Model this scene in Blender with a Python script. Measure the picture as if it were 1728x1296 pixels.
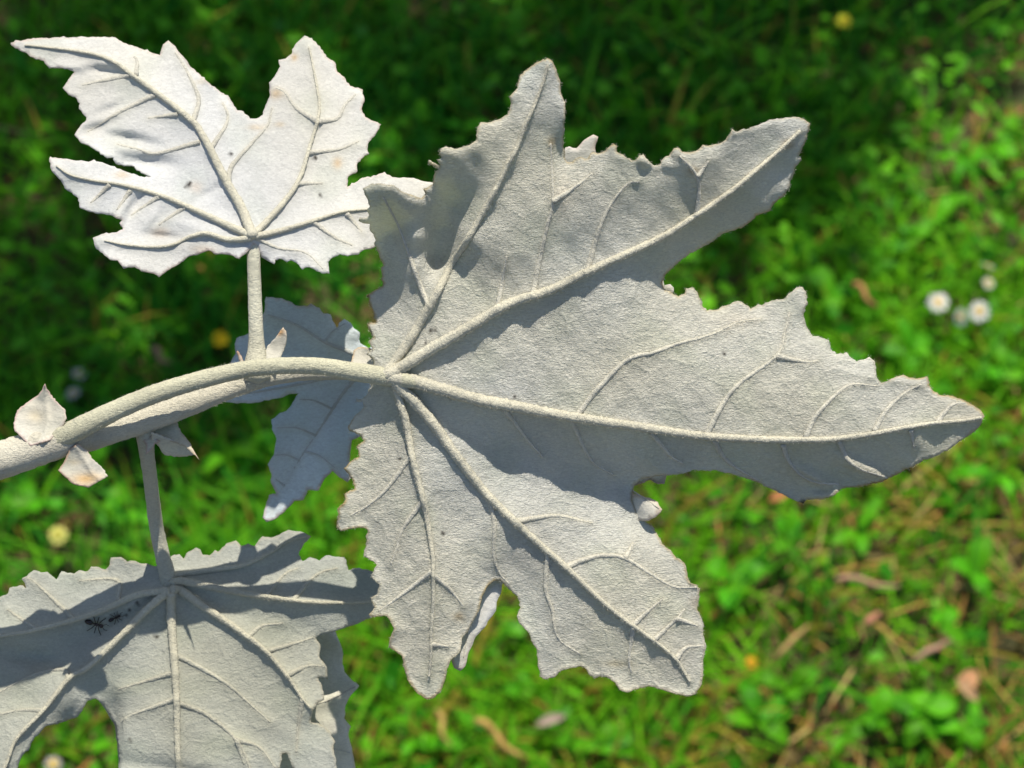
import bpy, math, random
import numpy as np
from mathutils import Vector, Matrix
from mathutils.geometry import delaunay_2d_cdt

for o in list(bpy.data.objects):
    bpy.data.objects.remove(o, do_unlink=True)
scene = bpy.context.scene
COL = scene.collection
rng = np.random.default_rng(7)
random.seed(7)

# ------------------------------------------------------------------ camera, sky, sun, exposure
PITCH = math.radians(55.0)
CAM = np.array([0.0, 0.0, 1.39])
F = np.array([0.0, math.cos(PITCH), -math.sin(PITCH)])
U = np.array([0.0, math.sin(PITCH), math.cos(PITCH)])
R = np.array([1.0, 0.0, 0.0])
D0 = 0.35                     # focus distance (m): one photo pixel is 0.1 mm there
S = 0.1728 / 1728

cam = bpy.data.cameras.new('camera')
cam_o = bpy.data.objects.new('camera', cam)
COL.objects.link(cam_o)
cam_o.matrix_world = Matrix(((R[0], U[0], -F[0], CAM[0]), (R[1], U[1], -F[1], CAM[1]), (R[2], U[2], -F[2], CAM[2]), (0, 0, 0, 1)))
cam.sensor_width = 36
cam.lens = 36 * D0 / 0.1728
cam.clip_start = 0.01
cam.clip_end = 500
cam.dof.use_dof = True
cam.dof.focus_distance = D0
cam.dof.aperture_fstop = cam.lens / 2.3
scene.camera = cam_o
scene.cycles.max_bounces = 6
scene.cycles.diffuse_bounces = 3
scene.render.resolution_x = 1024
scene.render.resolution_y = 768

LC = np.array([0.10, 0.845, 0.53]); LC /= np.linalg.norm(LC)      # to the sun: right, up, towards the camera
SUN = LC[0] * R + LC[1] * U - LC[2] * F
world = bpy.data.worlds.new('World'); scene.world = world
world.use_nodes = True
wn = world.node_tree
bg = wn.nodes['Background']
sky = wn.nodes.new('ShaderNodeTexSky'); sky.sky_type = 'NISHITA'; sky.sun_disc = False
sky.sun_elevation = math.asin(SUN[2])
sky.sun_rotation = math.atan2(SUN[0], SUN[1])
wn.links.new(sky.outputs[0], bg.inputs[0]); bg.inputs[1].default_value = 0.10
sl = bpy.data.lights.new('sun', 'SUN'); sl.energy = 4.6; sl.angle = math.radians(0.53); sl.color = (1.0, 0.93, 0.80)
so = bpy.data.objects.new('sun', sl); COL.objects.link(so)
so.rotation_euler = Vector(-SUN).to_track_quat('-Z', 'Y').to_euler()
so.location = (0.5, 1.5, 4)
vs = scene.view_settings
vs.view_transform = 'Standard'; vs.look = 'None'; vs.gamma = 1.0; vs.exposure = 0.42; vs.use_curve_mapping = False

# ------------------------------------------------------------------ helpers
def world_pts(a):
    """traced point (x, y, height towards the viewer; 0.1 mm units) -> metres in the world"""
    a = np.asarray(a, float)
    D = D0 - a[:, 2] * S
    k = S * D / D0
    return CAM + D[:, None] * F + ((a[:, 0] - 864) * k)[:, None] * R - ((a[:, 1] - 648) * k)[:, None] * U

def ground_pt(px, py, h=0.0):
    d = F + (px - 864) * S / D0 * R - (py - 648) * S / D0 * U
    t = (CAM[2] - h) / -d[2]
    return CAM + t * d

def tag(o, label=None, cat=None, group=None, kind=None):
    if label: o['label'] = label
    if cat: o['category'] = cat
    if group: o['group'] = group
    if kind: o['kind'] = kind
    return o

def empty(name, loc):
    o = bpy.data.objects.new(name, None); COL.objects.link(o)
    o.location = loc; o.empty_display_size = 0.01
    return o

def mesh_obj(name, verts, faces, mats, parent=None, origin=None, smooth=True, cols=None, co=None, midx=None):
    verts = np.asarray(verts, float)
    if origin is None:
        origin = verts.mean(0) if parent is None else np.zeros(3)
    me = bpy.data.meshes.new(name)
    base = np.array(WLOC.get(parent, (0, 0, 0))) if parent is not None else np.zeros(3)
    wo = origin if parent is None else base
    me.from_pydata((verts - wo).tolist(), [], faces)
    for m in (mats if isinstance(mats, (list, tuple)) else [mats]):
        me.materials.append(m)
    if midx is not None:
        me.polygons.foreach_set('material_index', np.asarray(midx, dtype=np.int32))
    if smooth:
        me.polygons.foreach_set('use_smooth', np.ones(len(me.polygons), dtype=bool))
    if cols is not None:
        at = me.attributes.new('col', 'FLOAT_COLOR', 'POINT')
        c = np.ones((len(verts), 4)); c[:, :3] = cols
        at.data.foreach_set('color', c.ravel())
    if co is not None:
        at = me.attributes.new('leafco', 'FLOAT_VECTOR', 'POINT')
        at.data.foreach_set('vector', np.asarray(co, float).ravel())
    me.update()
    o = bpy.data.objects.new(name, me); COL.objects.link(o)
    if parent is None:
        o.location = wo; WLOC[o] = tuple(wo)
    else:
        o.parent = parent; WLOC[o] = tuple(base)
    return o
WLOC = {}

def nz(x, y, seed=0, f=1.0):
    """cheap smooth pseudo noise, about -1..1"""
    r = np.random.default_rng(seed)
    v = np.zeros_like(x, dtype=float)
    for i in range(7):
        a = r.uniform(0, 2 * math.pi); w = f * r.uniform(0.6, 1.7)
        v += np.sin((x * math.cos(a) + y * math.sin(a)) * w + r.uniform(0, 6.28))
    return v / 3.2

def crom(pts, step=6.0):
    p = np.asarray(pts, float)
    if len(p) == 2:
        n = max(2, int(np.linalg.norm(p[1, :2] - p[0, :2]) / step))
        t = np.linspace(0, 1, n + 1)[:, None]
        return p[0] * (1 - t) + p[1] * t
    e = np.vstack([2 * p[0] - p[1], p, 2 * p[-1] - p[-2]])
    out = []
    for i in range(1, len(e) - 2):
        n = max(2, int(np.linalg.norm(e[i + 1, :2] - e[i, :2]) / step))
        t = (np.arange(n) / n)[:, None]
        a, b, c, d = e[i - 1], e[i], e[i + 1], e[i + 2]
        out.append(0.5 * ((2 * b) + (-a + c) * t + (2 * a - 5 * b + 4 * c - d) * t ** 2 + (-a + 3 * b - 3 * c + d) * t ** 3))
    out.append(e[-2][None])
    return np.vstack(out)

def seg_dist(P, poly, closed=False):
    poly = np.asarray(poly, float)[:, :2]
    A = poly; B = np.roll(poly, -1, 0)
    if not closed: A, B = A[:-1], B[:-1]
    best = np.full(len(P), 1e18)
    for a, b in zip(A, B):
        d = b - a; L = d @ d
        if L < 1e-9: continue
        t = np.clip(((P - a) @ d) / L, 0, 1)
        q = P - a - t[:, None] * d
        best = np.minimum(best, (q * q).sum(1))
    return np.sqrt(best)

def inside(P, poly):
    x, y = P[:, 0], P[:, 1]
    r = np.zeros(len(P), bool)
    A = poly; B = np.roll(poly, -1, 0)
    for (x0, y0), (x1, y1) in zip(A, B):
        if y0 == y1: continue
        c = ((y0 > y) != (y1 > y)) & (x < (x1 - x0) * (y - y0) / (y1 - y0) + x0)
        r ^= c
    return r

class TPS:
    def __init__(self, c, lam=0.02):
        c = np.asarray(c, float); self.p = c[:, :2] / 100
        n = len(c)
        K = self.k(np.linalg.norm(self.p[:, None] - self.p[None], axis=2)) + lam * np.eye(n)
        Pm = np.hstack([np.ones((n, 1)), self.p])
        A = np.zeros((n + 3, n + 3)); A[:n, :n] = K; A[:n, n:] = Pm; A[n:, :n] = Pm.T
        self.w = np.linalg.solve(A, np.concatenate([c[:, 2], np.zeros(3)]))
    @staticmethod
    def k(r):
        return np.where(r > 1e-9, r * r * np.log(np.maximum(r, 1e-9)), 0)
    def __call__(self, P):
        q = P / 100; out = np.empty(len(q))
        for i in range(0, len(q), 4000):
            b = q[i:i + 4000]
            out[i:i + 4000] = self.k(np.linalg.norm(b[:, None] - self.p[None], axis=2)) @ self.w[:-3] + np.hstack([np.ones((len(b), 1)), b]) @ self.w[-3:]
        return out

# ------------------------------------------------------------------ materials
def new_mat(name):
    m = bpy.data.materials.new(name); m.use_nodes = True
    nt = m.node_tree; b = nt.nodes['Principled BSDF']
    return m, nt, b

def felt_mat(name, grain=1.0, stretch=(1.0, 2.0), attr=True, color=(0.7, 0.7, 0.66), coord='leafco', scale=19.0, transl=0.0, net=0.0):
    """white felted underside: fibre grain as bump, small tonal variation"""
    m, nt, b = new_mat(name); N = nt.nodes; L = nt.links
    if coord == 'leafco':
        tc = N.new('ShaderNodeAttribute'); tc.attribute_name = 'leafco'; vec = tc.outputs['Vector']
    else:
        tc = N.new('ShaderNodeTexCoord'); vec = tc.outputs['Object']
    mp = N.new('ShaderNodeMapping'); mp.inputs['Scale'].default_value = (stretch[0], stretch[1], 1.0)
    mp.inputs['Rotation'].default_value = (0, 0, 0.25)
    L.new(vec, mp.inputs[0])
    n1 = N.new('ShaderNodeTexNoise'); n1.inputs['Scale'].default_value = scale; n1.inputs['Detail'].default_value = 4; n1.inputs['Roughness'].default_value = 0.65
    n1.inputs['Distortion'].default_value = 0.8
    L.new(mp.outputs[0], n1.inputs['Vector'])
    n2 = N.new('ShaderNodeTexNoise'); n2.inputs['Scale'].default_value = scale * 0.28; n2.inputs['Detail'].default_value = 3
    L.new(vec, n2.inputs['Vector'])
    mix = N.new('ShaderNodeMath'); mix.operation = 'MULTIPLY_ADD'; mix.inputs[1].default_value = 1.1
    L.new(n2.outputs[0], mix.inputs[0]); L.new(n1.outputs[0], mix.inputs[2])
    if net:
        wv = N.new('ShaderNodeVectorMath'); wv.operation = 'MULTIPLY_ADD'; wv.inputs[1].default_value = (0.25, 0.25, 0.25)
        L.new(n2.outputs['Color'], wv.inputs[0]); L.new(vec, wv.inputs[2])
        vo = N.new('ShaderNodeTexVoronoi'); vo.feature = 'DISTANCE_TO_EDGE'; vo.inputs['Scale'].default_value = 2.6
        L.new(wv.outputs[0], vo.inputs['Vector'])
        mr = N.new('ShaderNodeMapRange'); mr.inputs[1].default_value = 0.0; mr.inputs[2].default_value = 0.16; mr.inputs[3].default_value = net; mr.inputs[4].default_value = 0.0
        mr.interpolation_type = 'SMOOTHSTEP'
        L.new(vo.outputs['Distance'], mr.inputs[0])
        ad = N.new('ShaderNodeMath'); L.new(mix.outputs[0], ad.inputs[0]); L.new(mr.outputs[0], ad.inputs[1]); mix = ad
    bp = N.new('ShaderNodeBump'); bp.inputs['Strength'].default_value = 0.9; bp.inputs['Distance'].default_value = 0.00062 * grain
    L.new(mix.outputs[0], bp.inputs['Height']); L.new(bp.outputs[0], b.inputs['Normal'])
    if attr:
        at = N.new('ShaderNodeAttribute'); at.attribute_name = 'col'; csrc = at.outputs['Color']
    else:
        rgb = N.new('ShaderNodeRGB'); rgb.outputs[0].default_value = (*color, 1); csrc = rgb.outputs[0]
    rp = N.new('ShaderNodeMapRange'); rp.inputs[1].default_value = 0.3; rp.inputs[2].default_value = 0.7; rp.inputs[3].default_value = 0.84; rp.inputs[4].default_value = 1.1
    L.new(n1.outputs[0], rp.inputs[0])
    mul = N.new('ShaderNodeVectorMath'); mul.operation = 'SCALE'
    L.new(csrc, mul.inputs[0]); L.new(rp.outputs[0], mul.inputs['Scale'])
    L.new(mul.outputs[0], b.inputs['Base Color'])
    b.inputs['Roughness'].default_value = 0.85
    b.inputs['Specular IOR Level'].default_value = 0.15
    b.inputs['Sheen Weight'].default_value = 0.12
    if transl:
        tr = N.new('ShaderNodeBsdfTranslucent'); tm = N.new('ShaderNodeVectorMath'); tm.operation = 'MULTIPLY'; tm.inputs[1].default_value = (1.9, 1.9, 1.45)
        L.new(mul.outputs[0], tm.inputs[0]); L.new(tm.outputs[0], tr.inputs['Color'])
        ms = N.new('ShaderNodeMixShader'); ms.inputs[0].default_value = transl
        L.new(b.outputs[0], ms.inputs[1]); L.new(tr.outputs[0], ms.inputs[2]); L.new(ms.outputs[0], N['Material Output'].inputs['Surface'])
    return m

M_BLADE = felt_mat('leaf_underside_felt', 1.15, (0.8, 2.0), transl=0.28, net=0.22)
M_SMOOTH = felt_mat('leaf_underside_smooth', 0.2, scale=14, transl=0.2, net=0.35)
M_MID = felt_mat('leaf_underside_fine', 0.42, (1.0, 1.7), scale=18, transl=0.22, net=0.3)
M_VEIN = felt_mat('vein_felt', 0.6, (1, 1), scale=26)
M_STEM = felt_mat('stem_felt', 0.7, (0.7, 1.6), scale=24)

m, nt, b = new_mat('leaf_upper_green'); M_GREEN = m
b.inputs['Base Color'].default_value = (0.03, 0.075, 0.018, 1); b.inputs['Roughness'].default_value = 0.45
tx = nt.nodes.new('ShaderNodeTexNoise'); tx.inputs['Scale'].default_value = 300
cr = nt.nodes.new('ShaderNodeValToRGB'); cr.color_ramp.elements[0].color = (0.02, 0.055, 0.012, 1); cr.color_ramp.elements[1].color = (0.05, 0.11, 0.025, 1)
tcn = nt.nodes.new('ShaderNodeTexCoord'); nt.links.new(tcn.outputs['Object'], tx.inputs['Vector'])
nt.links.new(tx.outputs[0], cr.inputs[0]); nt.links.new(cr.outputs[0], b.inputs['Base Color'])
trn = nt.nodes.new('ShaderNodeBsdfTranslucent'); trn.inputs['Color'].default_value = (0.55, 0.60, 0.38, 1)
msn = nt.nodes.new('ShaderNodeMixShader'); msn.inputs[0].default_value = 0.4
nt.links.new(b.outputs[0], msn.inputs[1]); nt.links.new(trn.outputs[0], msn.inputs[2]); nt.links.new(msn.outputs[0], nt.nodes['Material Output'].inputs['Surface'])

def plant_mat(name, rough=0.5, transl=0.45, bump=0.0):
    m, nt, b = new_mat(name); N = nt.nodes; L = nt.links
    at = N.new('ShaderNodeAttribute'); at.attribute_name = 'col'
    L.new(at.outputs['Color'], b.inputs['Base Color']); b.inputs['Roughness'].default_value = rough
    b.inputs['Specular IOR Level'].default_value = 0.12
    if transl > 0:
        tr = N.new('ShaderNodeBsdfTranslucent'); ms = N.new('ShaderNodeMixShader'); ms.inputs[0].default_value = transl
        L.new(at.outputs['Color'], tr.inputs['Color'])
        L.new(b.outputs[0], ms.inputs[1]); L.new(tr.outputs[0], ms.inputs[2])
        L.new(ms.outputs[0], N['Material Output'].inputs['Surface'])
    return m
M_GRASS = plant_mat('grass_blades', 0.6)
M_WEED = plant_mat('weed_leaves', 0.45, 0.35)
M_DRY = plant_mat('dry_straw', 0.8, 0.15)
M_PETAL = plant_mat('petals', 0.6, 0.25)

m, nt, b = new_mat('soil'); M_SOIL = m
tcn = nt.nodes.new('ShaderNodeTexCoord')
tx = nt.nodes.new('ShaderNodeTexNoise'); tx.inputs['Scale'].default_value = 22; tx.inputs['Detail'].default_value = 8
cr = nt.nodes.new('ShaderNodeValToRGB'); cr.color_ramp.elements[0].position = 0.35; cr.color_ramp.elements[1].position = 0.68
cr.color_ramp.elements[0].color = (0.03, 0.035, 0.01, 1); cr.color_ramp.elements[1].color = (0.13, 0.08, 0.03, 1)
nt.links.new(tcn.outputs['Object'], tx.inputs['Vector']); nt.links.new(tx.outputs[0], cr.inputs[0]); nt.links.new(cr.outputs[0], b.inputs['Base Color'])
b.inputs['Roughness'].default_value = 0.95
bp = nt.nodes.new('ShaderNodeBump'); bp.inputs['Distance'].default_value = 0.02; nt.links.new(tx.outputs[0], bp.inputs['Height']); nt.links.new(bp.outputs[0], b.inputs['Normal'])

m, nt, b = new_mat('ant_shell'); M_ANT = m
tx = nt.nodes.new('ShaderNodeTexNoise'); tx.inputs['Scale'].default_value = 900
cr = nt.nodes.new('ShaderNodeValToRGB'); cr.color_ramp.elements[0].color = (0.004, 0.003, 0.003, 1); cr.color_ramp.elements[1].color = (0.03, 0.012, 0.008, 1)
tcn = nt.nodes.new('ShaderNodeTexCoord'); nt.links.new(tcn.outputs['Object'], tx.inputs['Vector'])
nt.links.new(tx.outputs[0], cr.inputs[0]); nt.links.new(cr.outputs[0], b.inputs['Base Color']); b.inputs['Roughness'].default_value = 0.25

m, nt, b = new_mat('bark'); M_BARK = m
tcn = nt.nodes.new('ShaderNodeTexCoord'); mp = nt.nodes.new('ShaderNodeMapping'); mp.inputs['Scale'].default_value = (9, 9, 2)
tx = nt.nodes.new('ShaderNodeTexNoise'); tx.inputs['Scale'].default_value = 3; tx.inputs['Detail'].default_value = 8
cr = nt.nodes.new('ShaderNodeValToRGB'); cr.color_ramp.elements[0].color = (0.05, 0.045, 0.035, 1); cr.color_ramp.elements[1].color = (0.38, 0.37, 0.32, 1)
nt.links.new(tcn.outputs['Object'], mp.inputs[0]); nt.links.new(mp.outputs[0], tx.inputs['Vector']); nt.links.new(tx.outputs[0], cr.inputs[0]); nt.links.new(cr.outputs[0], b.inputs['Base Color'])
b.inputs['Roughness'].default_value = 0.9

# ------------------------------------------------------------------ ground and the lawn
def ground_sheet():
    n = 60
    u = np.linspace(-1, 1, n); g = np.sign(u) * np.abs(u) ** 3 * 150
    X, Y = np.meshgrid(g, g + 1.0, indexing='ij')
    Z = -0.004 + 0.006 * nz(X.ravel(), Y.ravel(), 3, 4.0)
    v = np.stack([X.ravel(), Y.ravel(), np.minimum(Z, 0.0)], 1)
    f = [(i * n + j, (i + 1) * n + j, (i + 1) * n + j + 1, i * n + j + 1) for i in range(n - 1) for j in range(n - 1)]
    o = mesh_obj('ground', v, f, M_SOIL, origin=np.zeros(3))
    return tag(o, kind='structure')
ground_sheet()

def patch(x, y, seed, f):
    return nz(x, y, seed, f)

def dryness(x, y):
    """bare, dry patch of the lawn: its right, near side"""
    return np.clip((x + 0.02) * 1.5 + (0.86 - y) * 1.9 - 0.05 + 0.45 * nz(x, y, 51, 14.0), 0, 1)

def grass(n, x0, x1, y0, y1, hmin, hmax, wmin, wmax, name, label, dry=False, seed=1):
    r = np.random.default_rng(seed)
    x = r.uniform(x0, x1, n); y = r.uniform(y0, y1, n)
    dens = 0.62 + 0.5 * nz(x, y, seed + 5, 14.0)
    d = dryness(x, y)
    keep = r.uniform(0, 1, n) < np.clip((0.05 + d * 0.75) if dry else np.maximum(dens, 0.35) * (1 - 0.2 * d), 0.0, 1)
    x, y = x[keep], y[keep]; n = len(x); d = d[keep]
    h = r.uniform(hmin, hmax, n) * (0.85 + 0.3 * nz(x, y, seed + 9, 8.0))
    w = r.uniform(wmin, wmax, n)
    a = r.uniform(0, 2 * math.pi, n); lean = r.uniform(0.25, 1.25, n) * (1.6 if dry else 1.0)
    fa = a + r.normal(0, 0.7, n)
    dx, dy = np.cos(a), np.sin(a)
    px, py = -np.sin(fa), np.cos(fa)
    tt = np.array([0.0, 0.35, 0.7, 1.0]); ww = np.array([0.8, 1.0, 0.7, 0.0])
    V = []; 
    zmul = 0.35 if dry else 1.0
    for t, k in zip(tt, ww):
        cx = x + dx * h * lean * (t ** 1.7); cy = y + dy * h * lean * (t ** 1.7)
        cz = h * t * (1 - 0.35 * t * np.minimum(lean, 1.4)) * zmul + (0.012 if dry else 0)
        cz = np.maximum(cz, 0.001)
        if k > 0:
            V.append(np.stack([cx - px * w * k / 2, cy - py * w * k / 2, cz], 1)); V.append(np.stack([cx + px * w * k / 2, cy + py * w * k / 2, cz + w * 0.2], 1))
        else:
            V.append(np.stack([cx, cy, cz], 1))
    V = np.stack(V, 1).reshape(-1, 3)
    base = (np.arange(n) * 7)[:, None]
    F4 = np.concatenate([base + np.array([[0, 1, 3, 2]]), base + np.array([[2, 3, 5, 4]])], 0)
    F3 = base + np.array([[4, 5, 6]])
    faces = F4.tolist() + F3.tolist()
    if dry:
        pal = np.array([[0.42, 0.27, 0.07], [0.32, 0.17, 0.05], [0.46, 0.34, 0.13], [0.34, 0.13, 0.05]])
        c = pal[r.integers(0, 4, n)] * r.uniform(0.7, 1.3, (n, 1))
    else:
        k = np.clip(0.5 + 0.4 * nz(x, y, seed + 21, 6.0) + r.normal(0, 0.25, n), 0, 1)[:, None]
        c = np.array([[0.03, 0.22, 0.016]]) * (1 - k) + np.array([[0.18, 0.50, 0.012]]) * k
        yel = (r.uniform(0, 1, n) < 0.05 + 0.34 * d)[:, None]
        c = np.where(yel, np.array([[0.36, 0.29, 0.04]]) * r.uniform(0.6, 1.2, (n, 1)), c)
    c = np.repeat(c, 7, 0)
    o = mesh_obj(name, V, faces, M_DRY if dry else M_GRASS, origin=np.zeros(3), cols=c)
    return tag(o, label, 'grass', kind='stuff')

grass(115000, -0.95, 0.95, 0.15, 2.15, 0.022, 0.066, 0.0018, 0.0048, 'grass', 'short green grass blades of the lawn below the branch')
grass(3500, -0.7, 0.8, 0.3, 1.7, 0.06, 0.11, 0.0024, 0.005, 'tall_grass', 'longer arching grass blades rising out of the lawn', seed=15)
grass(26000, -3.5, 3.5, -2.0, 5.0, 0.03, 0.075, 0.004, 0.009, 'lawn', 'coarse green lawn spreading away from the branch', seed=4)
grass(15000, -0.8, 0.9, 0.2, 1.8, 0.02, 0.06, 0.0012, 0.003, 'dead_grass', 'withered brown grass matted between the green blades', dry=True, seed=8)

def leaflets(n, x0, x1, y0, y1, smin, smax, name, label, seed):
    """clover-like ground cover: small pointed oval leaves facing the sky"""
    r = np.random.default_rng(seed)
    x = r.uniform(x0, x1, n); y = r.uniform(y0, y1, n)
    keep = r.uniform(0, 1, n) < np.clip(0.55 + 0.6 * nz(x, y, seed + 2, 9.0) - 0.2 * dryness(x, y), 0.08, 1)
    x, y = x[keep], y[keep]; n = len(x)
    L = r.uniform(smin, smax, n); W = L * r.uniform(0.38, 0.72, n)
    z = r.uniform(0.012, 0.042, n)
    a = r.uniform(0, 6.283, n); tilt = r.normal(0.25, 0.4, n); roll = r.normal(0, 0.35, n)
    prof = [(0, 0), (0.25, 0.8), (0.55, 1.0), (0.85, 0.6), (1, 0)]
    loc = [(0, 0, 0)]
    for t, k in prof[1:4]:
        loc += [(t, -k / 2, 0.10 * k), (t, 0, 0), (t, k / 2, 0.10 * k)]
    loc.append((1, 0, -0.06))
    loc = np.array(loc)
    ca, sa = np.cos(a), np.sin(a)
    V = []
    for lx, ly, lz in loc:
        X = lx * L * np.cos(tilt); Z = z + lx * L * np.sin(tilt) + lz * L + ly * W * np.sin(roll)
        Y = ly * W * np.cos(roll)
        V.append(np.stack([x + X * ca - Y * sa, y + X * sa + Y * ca, np.maximum(Z, 0.002)], 1))
    V = np.stack(V, 1).reshape(-1, 3)
    fl = [(0, 2, 1), (0, 3, 2), (1, 2, 5, 4), (2, 3, 6, 5), (4, 5, 8, 7), (5, 6, 9, 8), (7, 8, 10), (8, 9, 10)]
    faces = []
    for f in fl:
        faces += ((np.arange(n) * 11)[:, None] + np.array([f])).tolist()
    k = np.clip(0.5 + 0.35 * nz(x, y, seed + 4, 7.0) + r.normal(0, 0.3, n), 0, 1)[:, None]
    c = np.array([[0.028, 0.18, 0.006]]) * (1 - k) + np.array([[0.15, 0.48, 0.012]]) * k
    o = mesh_obj(name, V, faces, M_WEED, origin=np.zeros(3), cols=np.repeat(c, 11, 0))
    return tag(o, label, 'ground cover', kind='stuff')
leaflets(15000, -0.8, 0.9, 0.3, 2.0, 0.006, 0.021, 'ground_cover', 'small leafy ground cover growing through the lawn', 31)

# ------------------------------------------------------------------ tubes
def tube(name, path, mat, parent, col, ns=10, step=6.0, rough=0.05, flat=1.0, seed=0, capr=True, tint2=None):
    """path rows: x, y, z, r (0.1 mm units)"""
    q = crom(np.asarray(path, float), step)
    d = np.gradient(q[:, :3], axis=0); d /= np.linalg.norm(d, axis=1)[:, None] + 1e-9
    ref = np.array([0, 0, 1.0])
    side = np.cross(d, ref); sn = np.linalg.norm(side, axis=1)[:, None]
    side = np.where(sn > 0.05, side / np.maximum(sn, 1e-6), np.array([1.0, 0, 0]))
    nrm = np.cross(side, d)
    r = np.random.default_rng(seed + len(q))
    ang = np.arange(ns) / ns * 2 * math.pi
    V = []; 
    for i in range(len(q)):
        rr = max(q[i, 3], 0.25) * (1 + r.normal(0, rough, ns))
        V.append(q[i, :3] + (np.cos(ang) * rr)[:, None] * side[i] + (np.sin(ang) * rr * flat)[:, None] * nrm[i])
    V = np.vstack(V)
    n = len(q)
    faces = [(i * ns + j, i * ns + (j + 1) % ns, (i + 1) * ns + (j + 1) % ns, (i + 1) * ns + j) for i in range(n - 1) for j in range(ns)]
    V = np.vstack([V, q[0, :3] - d[0] * q[0, 3] * 0.4, q[-1, :3] + d[-1] * q[-1, 3] * 0.6])
    faces += [(n * ns, (j + 1) % ns, j) for j in range(ns)]
    faces += [(n * ns + 1, (n - 1) * ns + j, (n - 1) * ns + (j + 1) % ns) for j in range(ns)]
    c = np.tile(np.asarray(col, float), (len(V), 1)) * (1 + 0.08 * nz(V[:, 0], V[:, 1], 77, 0.05))[:, None]
    # world normals must face outwards: the y axis of the traced frame is flipped
    return mesh_obj(name, world_pts(V), [tuple(reversed(f)) for f in faces], mat, parent, cols=c, co=V / 100)

# ------------------------------------------------------------------ leaf builder
WHITE = np.array([0.72, 0.705, 0.64])
CREAM = np.array([0.52, 0.49, 0.365])

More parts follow.
